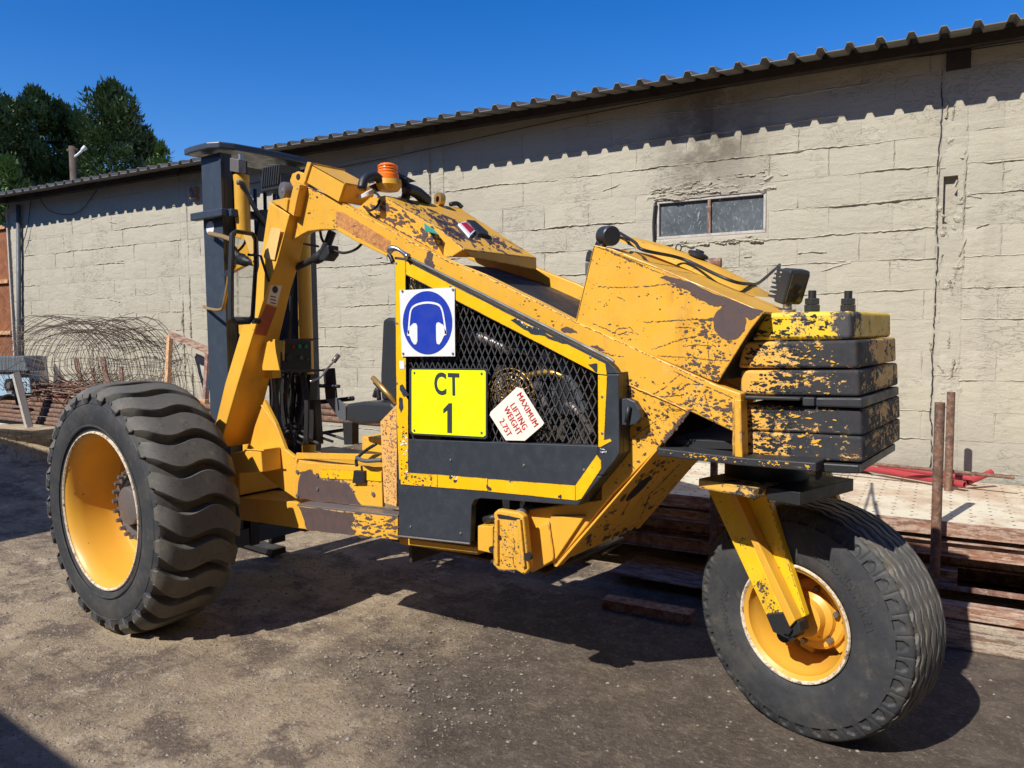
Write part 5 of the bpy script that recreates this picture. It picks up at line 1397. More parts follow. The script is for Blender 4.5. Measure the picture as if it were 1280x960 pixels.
# raised dome on the far half of the hood top
hn = (nt[2]-nt[1]).cross(V((0, 1, 0))).normalized(); hn = hn if hn.z > 0 else -hn
def oh(px, l=0): return hit(px, hn, nt[1].dot(hn))+hn*l
dc = oh((850, 325), .0); hu = (nt[2]-nt[1]).normalized()
vs = []; fs = []; na, nb = 16, 9
for j in range(nb):
    for i in range(na):
        u = -1+2*i/(na-1); v = j/(nb-1)
        h = .045*max(0, 1-u*u)**.6*math.sin(math.pi*min(1, v*.999))**.6
        vs.append(oh((842, 330))+hu*u*.34+V((0, (v-.5)*.30+.15, 0))+hn*(h+.001))
for j in range(nb-1):
    for i in range(na-1):
        a = j*na+i; fs.append((a, a+1, a+1+na, a+na))
mesh('tank_hood_bulge', vs, fs, 'hood', FL, smooth=True)
tube('hood_cable', [oh(p, .030) for p in [(772, 300), (790, 312), (800, 322), (840, 330), (862, 338), (890, 352), (915, 362), (932, 364)]]+[oh((945, 362), .03), oh((962, 353), .07), oh((966, 350), .08)], .0065, 'black', FL)
tube('lamp_lead', [oh((966, 350), .08), oh((966, 362), .05), oh((971, 378), .03)], .008, 'black', FL)
tube('lamp_lead', [oh((968, 362), .052), oh((971, 376), .032)], .0088, 'brass', FL, sm=False)
tube('lift_ring', [oh((843, 326), .045)+V((math.cos(t*.52)*.012, 0, math.sin(t*.52)*.014+.01)) for t in range(13)], .003, 'black', FL)
lathe('filler_cap', [(0, .030), (.018, .032), (.02, .042), (.032, .042), (.036, .03), (.04, .0)], oh((866, 335), .03), hn, 'black', FL, 28)
lathe('filler_cap', [(0, .020), (.05, .020)], oh((882, 341), .03)+V((0, 0, .01)), (1, .2, 0), 'rust', FL, 20)
lathe('breather', [(0, .02), (.02, .02)], oh((870, 326), .03), hn, 'black', FL, 20)
# round lamp at the front corner of the hood
l0 = ony((760, 295), 2.60)
lathe('round_lamp', [(-.045, .030), (-.03, .038), (.03, .038), (.034, .034), (.034, .0)], l0, (.85, -.55, -.1), 'blackpl', FL, 28)
tube('lamp_bracket', [ony((750, 302), 2.60), ony((748, 308), 2.60), ony((754, 309), 2.58)], .014, 'black', FL)
tube('lamp_lead', [ony((768, 297), 2.62), ony((776, 297), 2.64), oh((784, 305), .012)], .006, 'black', FL)
ys('side_reflector', [(733, 315), (738, 311), (743, 314), (741, 326), (731, 327)], 2.60, .04, 'blackpl', FL, .004); ys('side_reflector', [(731, 328), (740, 327), (736, 348), (731, 345)], 2.60, .03, 'hose', FL, .004)
# finned work lamp at the rear
lc = ony((990, 358), 2.78); Lx = V((.86, -.30, -.30)).normalized(); Ly = Lx.cross(V((0, 0, 1))).normalized(); Lz = Ly.cross(Lx)
mesh('work_lamp', *d_box(lc, Lx*.022, Ly*.055, Lz*.062), 'blackpl', FL, bevel=.010, seg=3)
for i in range(7): mesh('lamp_fin', *d_box(lc-Lx*.036+Lz*(-.048+i*.016), Lx*.016, Ly*.048, Lz*.003), 'blackpl', FL, bevel=.001)
mesh('lamp_lens', *d_box(lc+Lx*.0235, Lx*.002, Ly*.046, Lz*.05), 'lens', FL)
lf = V((lc.x-.015, lc.y, ony((1000, 390), 2.6).z)); tube('lamp_foot', [lf+V((0, 0, .0)), lf+V((0, 0, .05))], .016, 'silver', FL, 12, sm=False); disc('lamp_foot', lf, (0, 0, 1), .03, .012, 'silver', FL, 20)

# --- towing / stabiliser foot below the door
ys('outrigger_box', [(597, 657), (616, 658), (616, 692), (597, 688)], 2.46, .30, 'hitch', FL, .004)
ys('stabiliser_foot', [(617, 641), (622, 637), (648, 641), (654, 646), (661, 712), (655, 719), (645, 713), (624, 714), (616, 706)], 2.40, .035, 'hitch', FL, .006, label='chipped yellow stabiliser foot')
ys('foot_slot', [(621, 643), (625, 643), (650, 648), (649, 651), (623, 648)], 2.398, .003, 'black', FL, .0)
ys('foot_rib', [(645, 650), (650, 650), (656, 708), (652, 710)], 2.386, .014, 'hitch', FL, .002); ys('foot_rib', [(618, 650), (622, 650), (622, 706), (618, 704)], 2.388, .012, 'hitch', FL, .002)
tube('foot_pin', [ony((648, 643), 2.44), ony((663, 637), 2.60)], .020, 'greymetal', FL, 12, sm=False)
tube('foot_pin', [ony((606, 650), 2.50), ony((622, 646), 2.50)], .016, 'black', FL, 12, sm=False)
disc('foot_bolt', ony((614, 687), 2.45), (0, 1, 0), .014, .02, 'black', FL, 8); disc('foot_bolt', ony((659, 696), 2.39), (0, 1, 0), .016, .02, 'black', FL, 8); disc('foot_bolt', ony((624, 672), 2.395), (0, 1, 0), .009, .01, 'black', FL, 8)
ys('outrigger_beam', [(655, 667), (686, 652), (692, 700), (664, 716)], 2.50, .30, 'deck', FL, .004)
ys('side_plate', [(688, 646), (731, 645), (694, 700), (683, 668)], PL-.012, .012, 'frame', FL, .003)
ys('chassis_rail', [(499, 672), (597, 684), (597, 694), (499, 680)], 2.50, .10, 'deck', FL, .003); ys('chassis_rail', [(590, 655), (640, 668), (640, 690), (590, 686)], 2.80, .2, 'engine', FL)
ys('tray', [(836, 548), (918, 552), (918, 562), (830, 560)], 2.60, .55, 'black', FL, .002)

# ------------------------------------------------------------------ steel pile along the right of the wall
def pile_thing(name, label, cat, loc, group=None): return empty(name, loc, label, cat, group)
for i, (s0, s1, o0, o1, z1) in enumerate([(-3.1, -0.55, .10, 1.24, .553), (-.54, 2.2, .06, 1.26, .557)]):
    t = pile_thing('perforated_plate', ('long pale perforated steel plate on top of the rusty stack behind the counterweights', 'pale perforated steel plate on top of the stack at the right edge of the picture')[i], 'steel plate', wp((s0+s1)/2, .6, .47), 'perforated plates on the stack')
    wbox('plate_top', s0, s1, o0, o1, z1-.006, z1, 'perf', t, .001)
    wbox('plate_edge', s0, s1, o1+.001, o1+.012, z1-.075, z1, 'rustp', t, .002); wbox('plate_edge', s0, s0+.01, o0, o1, z1-.075, z1-.007, 'rust', t, .002)
def beam(s0, s1, o0, o1, z0, z1, mat, label, nm='steel_channel', cat='steel beam', grp='rusty channels in the stack'):
    if 'channel' in nm:
        g_ = G()
        for (oa, ob, za, zb) in ((o0, o1-.028, z0+.0075, z1-.0075), (o0, o1, z1-.007, z1), (o0, o1, z0, z0+.007)):
            g_.add(*d_box(wp((s0+s1)/2, (oa+ob)/2, (za+zb)/2), WD*(s1-s0)/2, WN*(ob-oa)/2, (0, 0, (zb-za)/2)))
        o = g_.out(nm, mat, None, bevel=.002)
    else: o = wbox(nm, s0, s1, o0, o1, z0, z1, mat, None, .003)
    return tag(o, label, cat, grp)
beam(-3.0, -.60, 1.17, 1.25, .395, .462, 'rustp', 'upper rusty channel in the stack seen under the counterweights')
beam(-.58, 2.2, 1.18, 1.265, .375, .455, 'rustp', 'upper rusty channel of the stack at the right, just below the perforated plate')
beam(-2.9, 2.2, 1.06, 1.14, .29, .365, 'rust', 'brown recessed channel below the upper channels of the stack')
beam(-2.6, -.66, 1.14, 1.22, .20, .285, 'rust', 'lower rusty channel of the stack behind the rear wheel')
beam(-.64, .08, 1.20, 1.28, .235, .312, 'rustp', 'short rusty channel with a cut end in the stack at the right')
beam(-2.7, 2.2, .30, .42, .02, .28, 'rust', 'deep rusty beam at the back of the stack by the wall')
for s, lb in ((-2.4, 'timber bearer under the far left end of the steel stack'), (-1.2, 'timber bearer under the stack left of the rear wheel'), (.6, 'timber bearer under the stack at the right edge')): beam(s, s+.12, .1, 1.15, .0, .19, 'timber', lb, 'bearer', 'timber', 'bearers under the stack')
# ladder-like frame and the timber baulk at the front
t = pile_thing('ladder_rack', 'low rusty ladder rack lying in front of the stack at the right', 'steel frame', wp(.4, 1.4, .2))
wbox('rack_rail', -.70, 2.0, 1.30, 1.335, .225, .245, 'rust', t, .002); wbox('rack_rail', -.72, 2.0, 1.45, 1.53, .185, .215, 'rustp', t, .003); wbox('rack_rail', -.72, 2.0, 1.50, 1.53, .150, .184, 'rustp', t, .003)
for s in (-.6, -.08, .5, 1.1): wbox('rack_rung', s, s+.035, 1.336, 1.449, .20, .235, 'rust', t, .002)
o = wbox('timber_baulk', -1.15, 2.0, 1.37, 1.53, .0, .135, 'timber', None, .008); tag(o, 'weathered timber baulk lying on the ground behind the rear wheel', 'timber')
# posts
def post(pt, top_px, off, zb, r, label, mat='rustpipe'):
    t_ = onw(top_px, off); o = mesh('steel_post', *d_tube([V((t_.x, t_.y, zb)), t_], r, 14), mat, None, smooth=True); sharp(o)
    return tag(o, label, 'post', 'rusty pipe posts')
post(0, (1175, 503), 1.36, 0.0, .0235, 'front rusty pipe post standing at the edge of the steel stack')
post(0, (1189, 490), .42, 0.0, .0225, 'rear rusty pipe post close to the wall')
post(0, (893, 540), 1.30, 0.0, .022, 'rusty pipe post seen under the counterweights beside the rear wheel')
# red pipes and a grey rod
def rod(nm, a, b, z0, z1, r, mat, label, grp='red pipes on the stack', cat='pipe'):
    p, q = onz(a, z0), onz(b, z1); vs, fs = d_tube([p, q], r, 14, cap=False)
    v2, f2 = d_tube([p, q], r*.78, 14, cap=False); n = len(vs); vs = vs+v2; fs = fs+[tuple(i+n for i in f[::-1]) for f in f2]
    for k in range(14):
        k2 = (k+1) % 14; fs += [(k, k2, n+k2, n+k), (14+k2, 14+k, n+14+k, n+14+k2)]
    o = mesh(nm, vs, fs, mat, None, smooth=True); sharp(o); return tag(o, label, cat, grp)
rod('red_pipe', (1040, 578), (1206, 606), .60, .60, .021, 'redpipe', 'red pipe in front with its open end towards the right')
rod('red_pipe', (1050, 576), (1218, 599), .605, .605, .019, 'redpipe', 'red pipe lying second, nearer the wall')
rod('red_pipe', (1209, 603), (1240, 590), .60, .66, .019, 'redpipe', 'short red pipe pointing back to the wall')
rod('grey_rod', (1030, 574), (1268, 597), .67, .67, .011, 'rustpipe', 'thin grey brown rod lying across the red pipes', 'rod on the stack', 'rod')
# plates on the ground under the machine
def gplate(l, z, th, mat, label):
    o = slab('steel_plate', [onz(p, z) for p in l], (0, 0, -th), mat, None, .002); return tag(o, label, 'steel plate', 'loose plates under the forklift')
gplate([(760, 714), (800, 693), (900, 712), (930, 738), (868, 733)], .075, .012, 'rustp', 'rusty checker plate lying on blocks under the forklift')
o = wbox('support_block', *(lambda p: (p.dot(WD)-.2, p.dot(WD)+.3))(onz((840, 728), 0)), 1.75, 1.85, .0, .06, 'rust'); tag(o, 'dark block propping up the loose plate under the forklift', 'block')
gplate([(858, 668), (900, 668), (905, 690), (862, 684)], .06, .05, 'rust', 'small rusty steel block under the forklift near the rear wheel')
def chip(l, label, z=.012):
    o = slab('wood_offcut', [onz(p, z) for p in l], (0, 0, -.01), 'cream', None, .002); tag(o, label, 'offcut', 'pale offcuts under the forklift')
chip([(750, 692), (778, 676), (781, 678), (753, 694)], 'pale thin offcut on the shaded ground, nearer the foot'); chip([(783, 671), (808, 661), (812, 664), (786, 676)], 'pale thin offcut on the shaded ground, nearer the stack')

# ------------------------------------------------------------------ scrap pile at the left
LZ = .34
pp = [(497, .34, .035), (506, .40, .032), (511, .52, .034), (517, .44, .032), (522, .60, .034), (528, .58, .033)]
LB = ['topmost', 'second', 'third', 'fourth', 'fifth', 'lowest']
for i, (py, dz, r) in enumerate([(499, 0, .030), (505.5, 0, .026), (511.5, 0, .027), (517, 0, .024), (523, 0, .026), (528, 0, .022)]):
    p = onw((60, py), 1.0+i*.03); s0 = -12.4; s1 = -6.2 if i % 2 else -6.6
    z = p.z
    o = mesh('steel_pipe', *d_tube([wp(s0, 1.0+i*.03, z+.0), wp(-9.4, 1.0+i*.03, z), wp(s1, 1.0+i*.03, z-.03)], r, 12), 'rustpipe', None, smooth=True); sharp(o)
    tag(o, LB[i]+' brown steel pipe of the pile behind the front wheel', 'pipe', 'brown pipes in the left scrap pile')
# the pile goes on behind the cab
for i, (a, b, r) in enumerate([((380, 505), (470, 512), .035), ((385, 513), (470, 520), .035), ((380, 521), (470, 528), .032), ((206, 505), (262, 509), .03), ((206, 514), (262, 518), .03)]):
    p, q = onw(a, .7), onw(b, .7); o = mesh('steel_pipe', *d_tube([p, q+(q-p)*.4], r, 12), 'rustpipe', None, smooth=True); sharp(o)
    tag(o, ['uppermost pale pipe seen through the open cab', 'middle pale pipe seen through the open cab', 'lowest pale pipe seen through the open cab', 'upper pipe between the front tyre and the mast', 'lower pipe between the front tyre and the mast'][i], 'pipe', 'pipes seen between machine parts')
def wq(l, off, th, nm, mat, label, cat, grp=None):
    o = slab(nm, [onw(p, off) for p in l], WN*th, mat, None, .003); return tag(o, label, cat, grp)
wq([(-20, 519), (30, 518), (31, 530), (-20, 531)], 1.12, .10, 'timber_block', 'cream', 'pale timber block under the pipes at the left edge', 'timber')
an_ = empty('angle_iron', onw((36, 534), 1.25), 'grey angle iron leaning against the pipe pile at the left', 'steel angle')
slab('angle_leg', [onw(p, 1.3) for p in [(14, 468), (16.5, 467), (34, 535), (31, 535)]], WN*.006, 'winframe', an_, .001); slab('angle_leg', [onw(p, 1.295) for p in [(17, 466), (24, 464), (41, 533), (35, 535)]], WN*.006, 'greymetal', an_, .001)
M['sheetgrey'] = simple('grey_machine_cover', (.13, .15, .17), .5, 0, .5)
bm_ = empty('blue_machine', onw((15, 500), 1.1), 'pale blue machine casing with a black motor at the left edge', 'machine')
slab('casing', [onw(p, 1.10) for p in [(-40, 466), (13, 466), (20, 492), (-40, 502)]], WN*.30, 'bluep', bm_, .01)
slab('casing_top', [onw(p, 1.14) for p in [(-40, 446), (28, 445), (34, 464), (-40, 465)]], WN*.20, 'sheetgrey', bm_, .012)
slab('side_panel', [onw(p, 1.06) for p in [(24, 463), (36, 464), (38, 491), (26, 492)]], WN*.02, 'bluep', bm_, .003)
disc('motor', onw((10, 482), 1.16), WN, .075, .05, 'black', bm_, 28); disc('motor_boss', onw((10, 482), 1.19), WN, .035, .03, 'greymetal', bm_, 16)
for k in range(8):
    t = k*.785; c2 = onw((10, 482), 1.175); disc('motor_bolt', c2+WD*math.cos(t)*.055+V((0, 0, math.sin(t)*.055)), WN, .008, .02, 'greymetal', bm_, 6)
tube('cable', [onw((0, 500), 1.2), onw((8, 494), 1.25), onw((18, 495), 1.25), onw((22, 506), 1.2)], .012, 'black', bm_)
wq([(38, 445), (57, 445), (62, 492), (40, 490)], .62, .01, 'steel_sheet', 'greymetal', 'grey flat sheet standing inside the wire mesh roll', 'steel sheet')
wq([(68, 454), (86, 482), (66, 482)], .66, .008, 'scrap_plate', 'greymetal', 'pointed triangular steel scrap in the left pile', 'scrap')
for i, (a, b, w_, lb) in enumerate([((92, 448), (101, 480), 5, 'flat steel bar leaning in the scrap left of the hooked bar'), ((124, 446), (134, 480), 6, 'taller steel bar with a hooked top in the left scrap pile'), ((113, 460), (117, 482), 3, 'short thin bar between the two leaning bars'), ((148, 458), (151, 475), 4, 'short bar right of the hooked bar')]):
    o = slab('scrap_bar', [onw(p, .72+.03*i) for p in [(a[0], a[1]), (a[0]+w_, a[1]), (b[0]+w_, b[1]+12), (b[0], b[1]+12)]], WN*.012, 'rust', None, .001); tag(o, lb, 'steel bar', 'bars in the left scrap pile')
# wire mesh roll
wr = random.Random(9)
ra = onw((62, 468), .62); rb_ = onw((168, 470), .50)
ax_ = (rb_-ra).normalized(); Lr = (rb_-ra).length
rg = G(); x_, y_ = frame_of(ax_)
if y_.z < 0: y_ = -y_
zlift = V((0, 0, .10))
def rp(t, a, rad, sq=1.0):
    wob = 1+.05*math.sin(a*2+t*4)+.04*math.sin(a*5+t*7)+.03*math.sin(t*11+a)
    return ra+ax_*t*Lr+zlift+(x_*math.cos(a)*1.05+y_*math.sin(a)*(.92 if math.sin(a) > 0 else .55))*rad*wob
NR = 28
for layer, r0_ in enumerate((.60, .47)):
    for i in range(NR):
        t = -.10+1.2*i/(NR-1)+wr.uniform(-.012, .012)+layer*.012; rr_ = r0_*(1-.10*t)*wr.uniform(.97, 1.03)
        sl = wr.uniform(-.03, .03)
        rg.add(*d_tube([rp(t+sl*math.sin(k*6.283/26)+.04*layer, k*6.283/26, rr_) for k in range(27)], 0.0031, 4, False))
    for k in range(17):
        a = 6.283*k/17+layer*.11
        rg.add(*d_tube([rp(-.11+1.22*j/14, a+.05*math.sin(j*.9+layer), r0_*(1-.10*j/14)) for j in range(15)], 0.0026, 4, False))
for i in range(16):
    a = wr.uniform(.2, 2.9); rg.add(*d_tube([rp(wr.uniform(-.1, .3), a, .62), rp(.5, a+wr.uniform(-.6, .6), .66), rp(wr.uniform(.8, 1.1), a+wr.uniform(-.9, .9), .60)], .003, 4, False))
o = rg.out('wire_mesh_roll', 'wire', smooth=True); tag(o, 'big loose roll of rusty wire mesh resting on the pile against the wall', 'mesh roll')
# tangle of rebar
rt = G()
for i in range(90):
    a = onw((wr.uniform(40, 110), wr.uniform(478, 500)), wr.uniform(.6, 1.05)); d = WD*wr.uniform(-.5, .5)+V((0, 0, wr.uniform(-.07, .07)))-WN*wr.uniform(-.2, .2)
    rt.add(*d_tube(smooth_path([a-d, a+V((0, 0, wr.uniform(-.05, .05))), a+d], 4), wr.uniform(.003, .007), 4))
o = rt.out('rebar_tangle', 'rust', smooth=True); tag(o, 'tangled rusty rods and wire lying on top of the pipe pile', 'scrap', kind='stuff')
o = wq([(4, 500), (55, 494), (66, 502), (20, 508)], .95, .25, 'red_plate', 'redpipe', 'faded red brown plate on the pipes at the left', 'steel plate')
# rusty frame leaning on the wall
rf = empty('leaning_frame', onw((230, 490), .1), 'rusty angle-iron frame leaning on the wall between tyre and mast', 'steel frame')
def fr(a, b, w_, off, mat='framepale'):
    p, q = onw(a, off[0]), onw(b, off[1]); d = (q-p).normalized(); n = WN.cross(d).normalized()*w_; slab('frame_bar', [p-n, p+n, q+n, q-n], WN*.05, mat, rf, .002)
fr((210, 418), (206, 500), .025, (.30, .55)); fr((210, 418), (262, 440), .03, (.30, .30), 'rustp'); fr((258, 438), (254, 505), .025, (.28, .5), 'rust'); fr((206, 498), (256, 503), .025, (.55, .5))
# weeds at the foot of the wall and behind the pile
gw = G(); rw = random.Random(31)
for i in range(1500):
    if i < 900: s, o_ = rw.uniform(-7.5, -3.2), rw.uniform(.02, .5)
    else: s, o_ = rw.uniform(-12.5, -8), rw.uniform(.6, 1.4)
    b0 = wp(s, o_, 0); b0.z = ground_z(b0.x, b0.y); h = rw.uniform(.03, .16 if i < 900 else .07); a = rw.random()*6.28; d = V((math.cos(a), math.sin(a), 0)); l = V((rw.uniform(-1, 1), rw.uniform(-1, 1), 0))*h*.5
    gw.add([b0-d*.004, b0+d*.004, b0+l+V((0, 0, h))], [(0, 1, 2)])
o = gw.out('weeds', 'grass'); tag(o, 'sparse dry grass and weeds at the foot of the wall', 'weeds', kind='stuff')

# ------------------------------------------------------------------ wear on the paint, traced
H = Chips(lambda q: ony(q, HY-.0012)); o0, o1 = 680, 260
H.blotch(zz4([(575, 350), (610, 335), (700, 360), (850, 425), (1095, 516), (1070, 535), (1040, 560), (1000, 540), (960, 500), (905, 490), (850, 490), (830, 485), (790, 460), (740, 440), (730, 415), (690, 400), (640, 372), (600, 355)], o0, o1), .9, 5)
H.poly([(912+math.cos(6.283*k/40)*20.5*rc.uniform(.96, 1.04), 403+math.sin(6.283*k/40)*21.5*rc.uniform(.96, 1.04)) for k in range(40)])
for st in ([(270, 392), (400, 398), (540, 388), (660, 372)], [(500, 572), (600, 565), (680, 560), (760, 556), (860, 558)], [(540, 708), (640, 672), (700, 652), (800, 630), (875, 634)],
           [(780, 560), (805, 600), (818, 680), (825, 770), (815, 790)], [(340, 625), (380, 602), (430, 598), (460, 628)], [(365, 445), (405, 460)], [(245, 578), (300, 600), (350, 625), (420, 632)], [(560, 740), (700, 745), (830, 760), (925, 762)],
           [(350, 640), (420, 618), (470, 632)], [(700, 690), (760, 684), (860, 690)], [(260, 190), (380, 240), (470, 275), (540, 310), (600, 330)], [(620, 380), (680, 385), (720, 400)], [(650, 600), (700, 596), (760, 600)]):
    H.stroke(zz4(st, o0, o1), .75)
H.stroke(zz4([(300, 200), (400, 250), (520, 300)], o0, o1), 1.6, .3)
H.field(zz4([(700, 540), (900, 560), (960, 640), (930, 780), (870, 860), (720, 780), (680, 660)], o0, o1), 230, .35, 2.6, 1.9)
H.field(zz4([(240, 190), (1080, 530), (870, 870), (165, 560)], o0, o1), 170, .22, 1.1, 1.7)
H.field(zz4([(660, 740), (900, 800), (870, 868), (780, 840), (650, 780)], o0, o1), 90, .4, 2.2, 1.8)
H.field(zz4([(570, 340), (760, 420), (820, 500), (700, 440)], o0, o1), 60, .3, 1.8, 2.2)
H.out(FL, label='chips and scratches on the tank hood side')
B_ = Chips(lambda q: ony(q, PL-.0012))
for st in ([(540, 935), (600, 900), (680, 830)], [(600, 950), (640, 920), (690, 875)], [(235, 690), (280, 715), (340, 735), (400, 742)], [(560, 945), (700, 935)], [(640, 940), (720, 880), (780, 880)]): B_.stroke(zz4(st, o0, o1), .9)
B_.stroke([(840, 463), (880, 482), (915, 497)], 1.0, .3); B_.stroke([(828, 505), (870, 505), (912, 512)], .7); B_.stroke([(830, 512), (866, 512), (900, 530)], .9); B_.stroke([(880, 492), (890, 520)], .8)
B_.blotch([(533, 316), (538, 313), (541, 318), (540, 325), (544, 332), (540, 337), (535, 334), (538, 327), (534, 321)], .6, 4)
B_.blotch([(700, 412), (708, 408), (716, 411), (722, 416), (712, 416), (704, 416)], .8, 3); B_.blotch([(738, 432), (746, 432), (756, 439), (748, 438)], .7, 3)
B_.field([(770, 470), (850, 470), (922, 495), (924, 540), (862, 512), (820, 555), (780, 560)], 260, .3, 2.0, 1.7); B_.field([(850, 500), (924, 500), (924, 542), (872, 515)], 90, .5, 2.8, 2.2)
B_.field([(780, 480), (792, 480), (792, 500), (780, 500)], 40, .4, 1.8, 1.0); B_.field([(380, 240), (480, 285), (720, 405), (760, 460), (620, 392), (480, 316), (420, 284), (390, 285)], 130, .22, 1.1, 1.8)
B_.field([(372, 232), (400, 245), (395, 275), (375, 265)], 26, .3, 1.4, 1.4); B_.field([(772, 540), (818, 556), (770, 610), (768, 560)], 40, .3, 1.5, 1.5)
B_.stroke([(378, 232), (421, 251), (490, 289), (560, 327), (607, 346), (680, 382), (720, 403), (800, 439), (890, 480)], .6, .45)
for e_ in range(70):
    t = rc.random(); B_.flake((862-40*t+rc.gauss(0, 1), 513+47*t+rc.gauss(0, 1.2)), 2.6, 1.5, -.85)
B_.out(FL, label='chips and scratches on the near boom')
B2 = Chips(lambda q: ony(q, PL+.004-.0012)); B2.field([(776, 520), (845, 507), (818, 556), (768, 612), (766, 560)], 150, .3, 2.0, 1.5); B2.stroke([(775, 560), (800, 540), (830, 520)], .7); B2.out(FL, label='chips on the side plate')
# scuffs on the sloping cover, dragged along its slope
S_ = Chips(lambda q: ontop(q, .0012))
S_.field([(500, 250), (572, 262), (655, 318), (600, 314), (545, 278)], 150, .5, 2.7, 3.2, .62, .35, 2.2); S_.field([(490, 247), (570, 261), (660, 320), (582, 310)], 160, .3, 1.2, 2.6, .60)
S_.field([(560, 300), (640, 312), (590, 285), (540, 270)], 60, .8, 3.4, 2.6, .62, .3, 2)
S_.out(FL, label='dark scuffs dragged along the sloping cover')
S2 = Chips(lambda q: ony(q, CY-.004)); S2.field([(450, 262), (466, 252), (482, 250), (545, 286), (560, 318), (505, 290)], 190, .4, 2.8, 1.7, .45, .5, 2); S2.stroke([(450, 264), (480, 278), (520, 300), (552, 320)], 1.8, .15); S2.stroke([(482, 247), (520, 268), (548, 285), (578, 309)], .8, .25)
S2.out(FL, label='peeled paint along the side of the cover')
# speckled lever box, deck plate, foot, fork
L_ = Chips(lambda q: ony(q, 2.475-.0012)); L_.field([(477, 530), (496, 508), (496, 630), (481, 627)], 420, .22, 1.1, 1.1, 0, .2, 2); L_.out(FL, 'rust', label='rust specks on the lever box')
D_ = Chips(lambda q: ony(q, 2.52-.0012))
D_.blotch([(372, 614), (376, 590), (388, 587), (396, 596), (402, 600), (420, 601), (434, 606), (444, 620), (452, 631), (400, 628), (372, 622)], 1.2, 4); D_.field([(370, 585), (476, 590), (476, 632), (372, 622)], 90, .25, 1.5, 1.5); D_.out(FL, label='large worn patch on the cab side plate')
D2 = Chips(lambda q: ony(q, 2.44-.0012)); D2.blotch([(374, 633), (440, 641), (444, 650), (436, 656), (446, 664), (440, 669), (384, 662)], 1.0, 5); D2.field([(430, 640), (495, 646), (495, 674), (440, 670)], 160, .3, 2.4, 2.4); D2.out(FL, label='scraped paint on the sill')
F_ = Chips(lambda q: ony(q, 2.40-.0012)); F_.stroke([(622, 656), (628, 662), (636, 672), (640, 676)], .6, .1); F_.stroke([(642, 672), (643, 685), (641, 700), (643, 710)], .9, .15); F_.stroke([(622, 690), (632, 696), (642, 697)], .6, .2); F_.field([(622, 655), (652, 655), (656, 712), (624, 710)], 130, .25, 1.3, 1.2); F_.stroke([(622, 712), (655, 716)], 1.6, .2); F_.stroke([(618, 645), (617, 700)], .7, .4); F_.out(FL, label='chips on the stabiliser foot')
K_ = Chips(lambda q: FK([q], .0462)[0]); K_.field([(944, 727), (956, 727), (962, 745), (948, 742)], 45, .4, 2.2, 1.5); K_.field([(884, 607), (906, 610), (980, 772), (958, 768)], 70, .2, 1.0, 1.4); K_.stroke([(884, 628), (902, 628), (906, 640), (909, 655)], .4, .3); K_.field([(946, 745), (966, 745), (978, 768), (960, 768)], 60, .3, 1.5, 1.2); K_.out(FL, label='chips on the fork leg')
K2 = Chips(lambda q: FK([q], .0312)[0]); K2.field([(922, 610), (954, 611), (1004, 768), (996, 768)], 60, .2, .9, 1.4); K2.stroke([(956, 612), (1005, 768)], .7, .4); K2.stroke([(921, 620), (960, 700), (994, 770)], .6, .4); K2.out(FL, label='chips on the rear face of the fork leg')
# torn tape on the door
T_ = Chips(lambda q: ony(q, DY-.0042)); 
T_.blotch(dpx([(48, 436), (56, 432), (66, 452), (75, 466), (60, 470), (48, 452)]), .5, 3); T_.blotch(dpx([(46, 470), (56, 476), (58, 500), (50, 520), (44, 500)]), .5, 3)
for c_ in ((200, 712), (214, 722), (310, 740), (316, 748), (528, 770)): T_.flake(dpx([c_])[0], 2.6, 3.0, 0, 9)
T_.blotch(dpx([(380, 238), (400, 236), (440, 262), (470, 268), (500, 290), (540, 300), (560, 316), (520, 306), (480, 288), (440, 280), (410, 262)]), .8, 3); T_.blotch(dpx([(612, 374), (640, 370), (640, 398), (628, 390)]), .7, 3)
T_.field(dpx([(48, 560), (70, 560), (74, 720), (50, 716)]), 70, .3, 1.5, 1.2); T_.field(dpx([(52, 700), (150, 706), (150, 740), (52, 730)]), 60, .3, 1.4, 1.4); T_.field(dpx([(140, 150), (640, 396), (650, 420), (300, 250)]), 30, .3, 1.2, 1.3)
T_.out(door, 'slate', label='tears in the yellow tape')
T2 = Chips(lambda q: ony(q, DY-.0048)); T2.field(dpx([(50, 570), (66, 566), (74, 720), (52, 716)]), 36, .3, 1.5, 1.2, 0, .6, 2); T2.field(dpx([(388, 230), (420, 250), (470, 268), (440, 270)]), 16, .3, 1.4, 1.3); T2.field(dpx([(648, 625), (668, 630), (666, 640), (650, 638)]), 12, .4, 1.5, 1.3); T2.field(dpx([(200, 706), (230, 712), (220, 724)]), 10, .3, 1.0); T2.out(door, 'white', label='white backing showing through the tape')
T3 = Chips(lambda q: ony(q, DY-.0012)); T3.field(dpx([(80, 620), (620, 640), (600, 720), (100, 700)]), 60, .15, .6, 2.5); 
for k in range(7): T3.stroke(dpx([(150+rc.uniform(-8, 8), 826+k*4), (196+rc.uniform(-8, 8), 828+k*4)]), .22, .3)
T3.out(door, 'hose', label='scratches on the slate door')
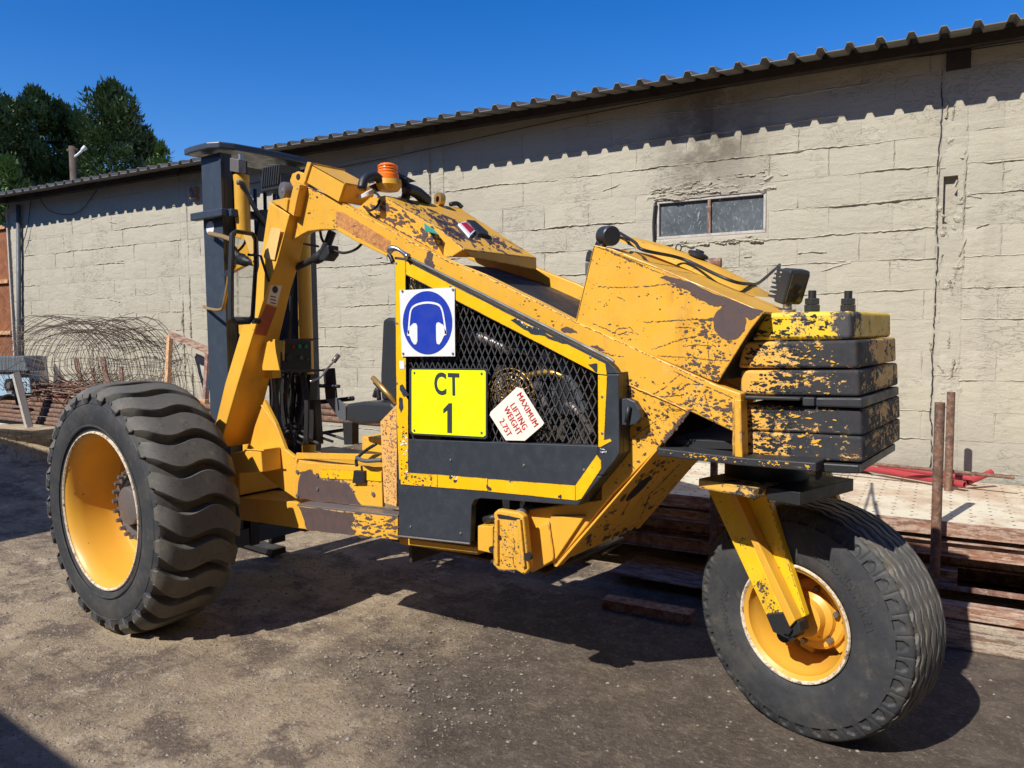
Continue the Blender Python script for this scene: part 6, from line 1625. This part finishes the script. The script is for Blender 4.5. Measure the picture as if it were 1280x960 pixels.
# yellow flecks on the black plates
Y_ = Chips(lambda q: ony(q, 2.50-.0012)); Y_.field([(824, 562), (916, 572), (1016, 580), (1016, 588), (925, 580), (826, 568)], 90, .3, 1.6, 1.7, .08, .5, 2); Y_.out(FL, 'hitch', label='yellow flecks on the base plate')
W_ = Chips(lambda q: ony(q, YC0-.0012))
for (x0, y0, x1, y1) in ((935, 394, 1045, 421), (928, 431, 1010, 457), (932, 467, 1005, 490), (934, 510, 990, 534), (934, 543, 990, 567)):
    W_.field([(x0, y0), (x1, y0), (x1, y1), (x0, y1)], 90, .3, 2.6, 2.2, 0, .6, 2.4); W_.stroke([(x0, y1-1), ((x0+x1)/2, y1), (x1, y1)], 1.0, .25); W_.stroke([(x0+2, y0+rc.uniform(2, 12)), (x1-10, y0+rc.uniform(2, 12))], .6, .35)
W_.out(FL, M['weight_low'] and 'black', label='bare iron showing on the counterweights')
W2 = Chips(lambda q: ony(q, YC0-.0024))
for (x0, y0, x1, y1) in ((990, 430, 1050, 457), (985, 467, 1045, 492), (960, 507, 1060, 532), (950, 540, 1040, 566)):
    W2.field([(x0, y0), (x1, y0), (x1, y1), (x0, y1)], 26, .3, 1.9, 2.4, 0, .7, 2.4)
W2.out(FL, 'hitch', label='last yellow flecks on the counterweights')
SB = Chips(lambda q: hit(q, bn_, bd_), nv=nrm_back)
bn_ = nrm_back; bd_ = A_back.dot(nrm_back)+.0012
SB.field([(825, 566), (868, 580), (812, 650), (730, 700), (705, 700)], 150, .3, 2.2, 2.2, -.75, .5, 2); SB.stroke([(822, 565), (770, 620), (720, 680)], 1.2, .2); SB.stroke([(850, 580), (812, 618), (800, 650)], .7, .2); SB.stroke([(835, 575), (800, 600), (780, 640)], .6, .25)
SB.out(FL, label='scratches on the sloping back plate')
# weld beads and rivets
def bead(pts, y, r_=.0045, mat='arm'):
    q_ = [ony(a_, y) for a_ in pts]; L_n = sum((q_[i+1]-q_[i]).length for i in range(len(q_)-1)); o_ = []
    for i in range(len(q_)-1):
        n_ = max(2, int((q_[i+1]-q_[i]).length/.012))
        o_ += [q_[i].lerp(q_[i+1], k/n_)+V((rc.gauss(0, .0008), 0, rc.gauss(0, .0008))) for k in range(n_)]
    mesh('weld_bead', *d_tube(o_+[q_[-1]], [r_*rc.uniform(.75, 1.2) for _ in range(len(o_)+1)], 6), mat, FL, smooth=True)
bead([(362, 268), (352, 300), (344, 330)], PL); bead([(327, 507), (345, 532), (357, 563), (369, 573)], 2.527); bead([(765, 472), (845, 506), (860, 514)], PL+.001, .004, 'frame'); bead([(917, 500), (917, 572)], 2.517, .004, 'frame'); bead([(308, 562), (330, 563)], 2.40); bead([(371, 573), (371, 622)], 2.523)
bead([(496, 508), (496, 632)], 2.476, .003, 'speck'); bead([(686, 653), (692, 699)], 2.50, .004, 'deck')
for a_ in ((38, 70), (40, 250), (40, 430), (42, 560), (200, 140), (420, 256), (620, 352), (655, 470), (655, 580), (200, 660), (420, 676), (600, 690), (80, 860), (230, 880)):
    lathe('rivet', [(0, .0065), (-.003, .0055), (-.0045, .002)], ony(dpx([a_])[0], DY-.001), (0, 1, 0), 'greymetal', door, 10)
for (a_, n_, mt_) in (([(503, 364), (566, 362), (504, 442), (566, 442)], es, 'greymetal'), ([(518, 466), (602, 467), (518, 538), (602, 541)], cs, 'greymetal')):
    for b_q in a_: lathe('rivet', [(0, .006), (-.003, .0045), (-.004, .001)], ony(b_q, sg-.002), (0, 1, 0), mt_, n_, 10)
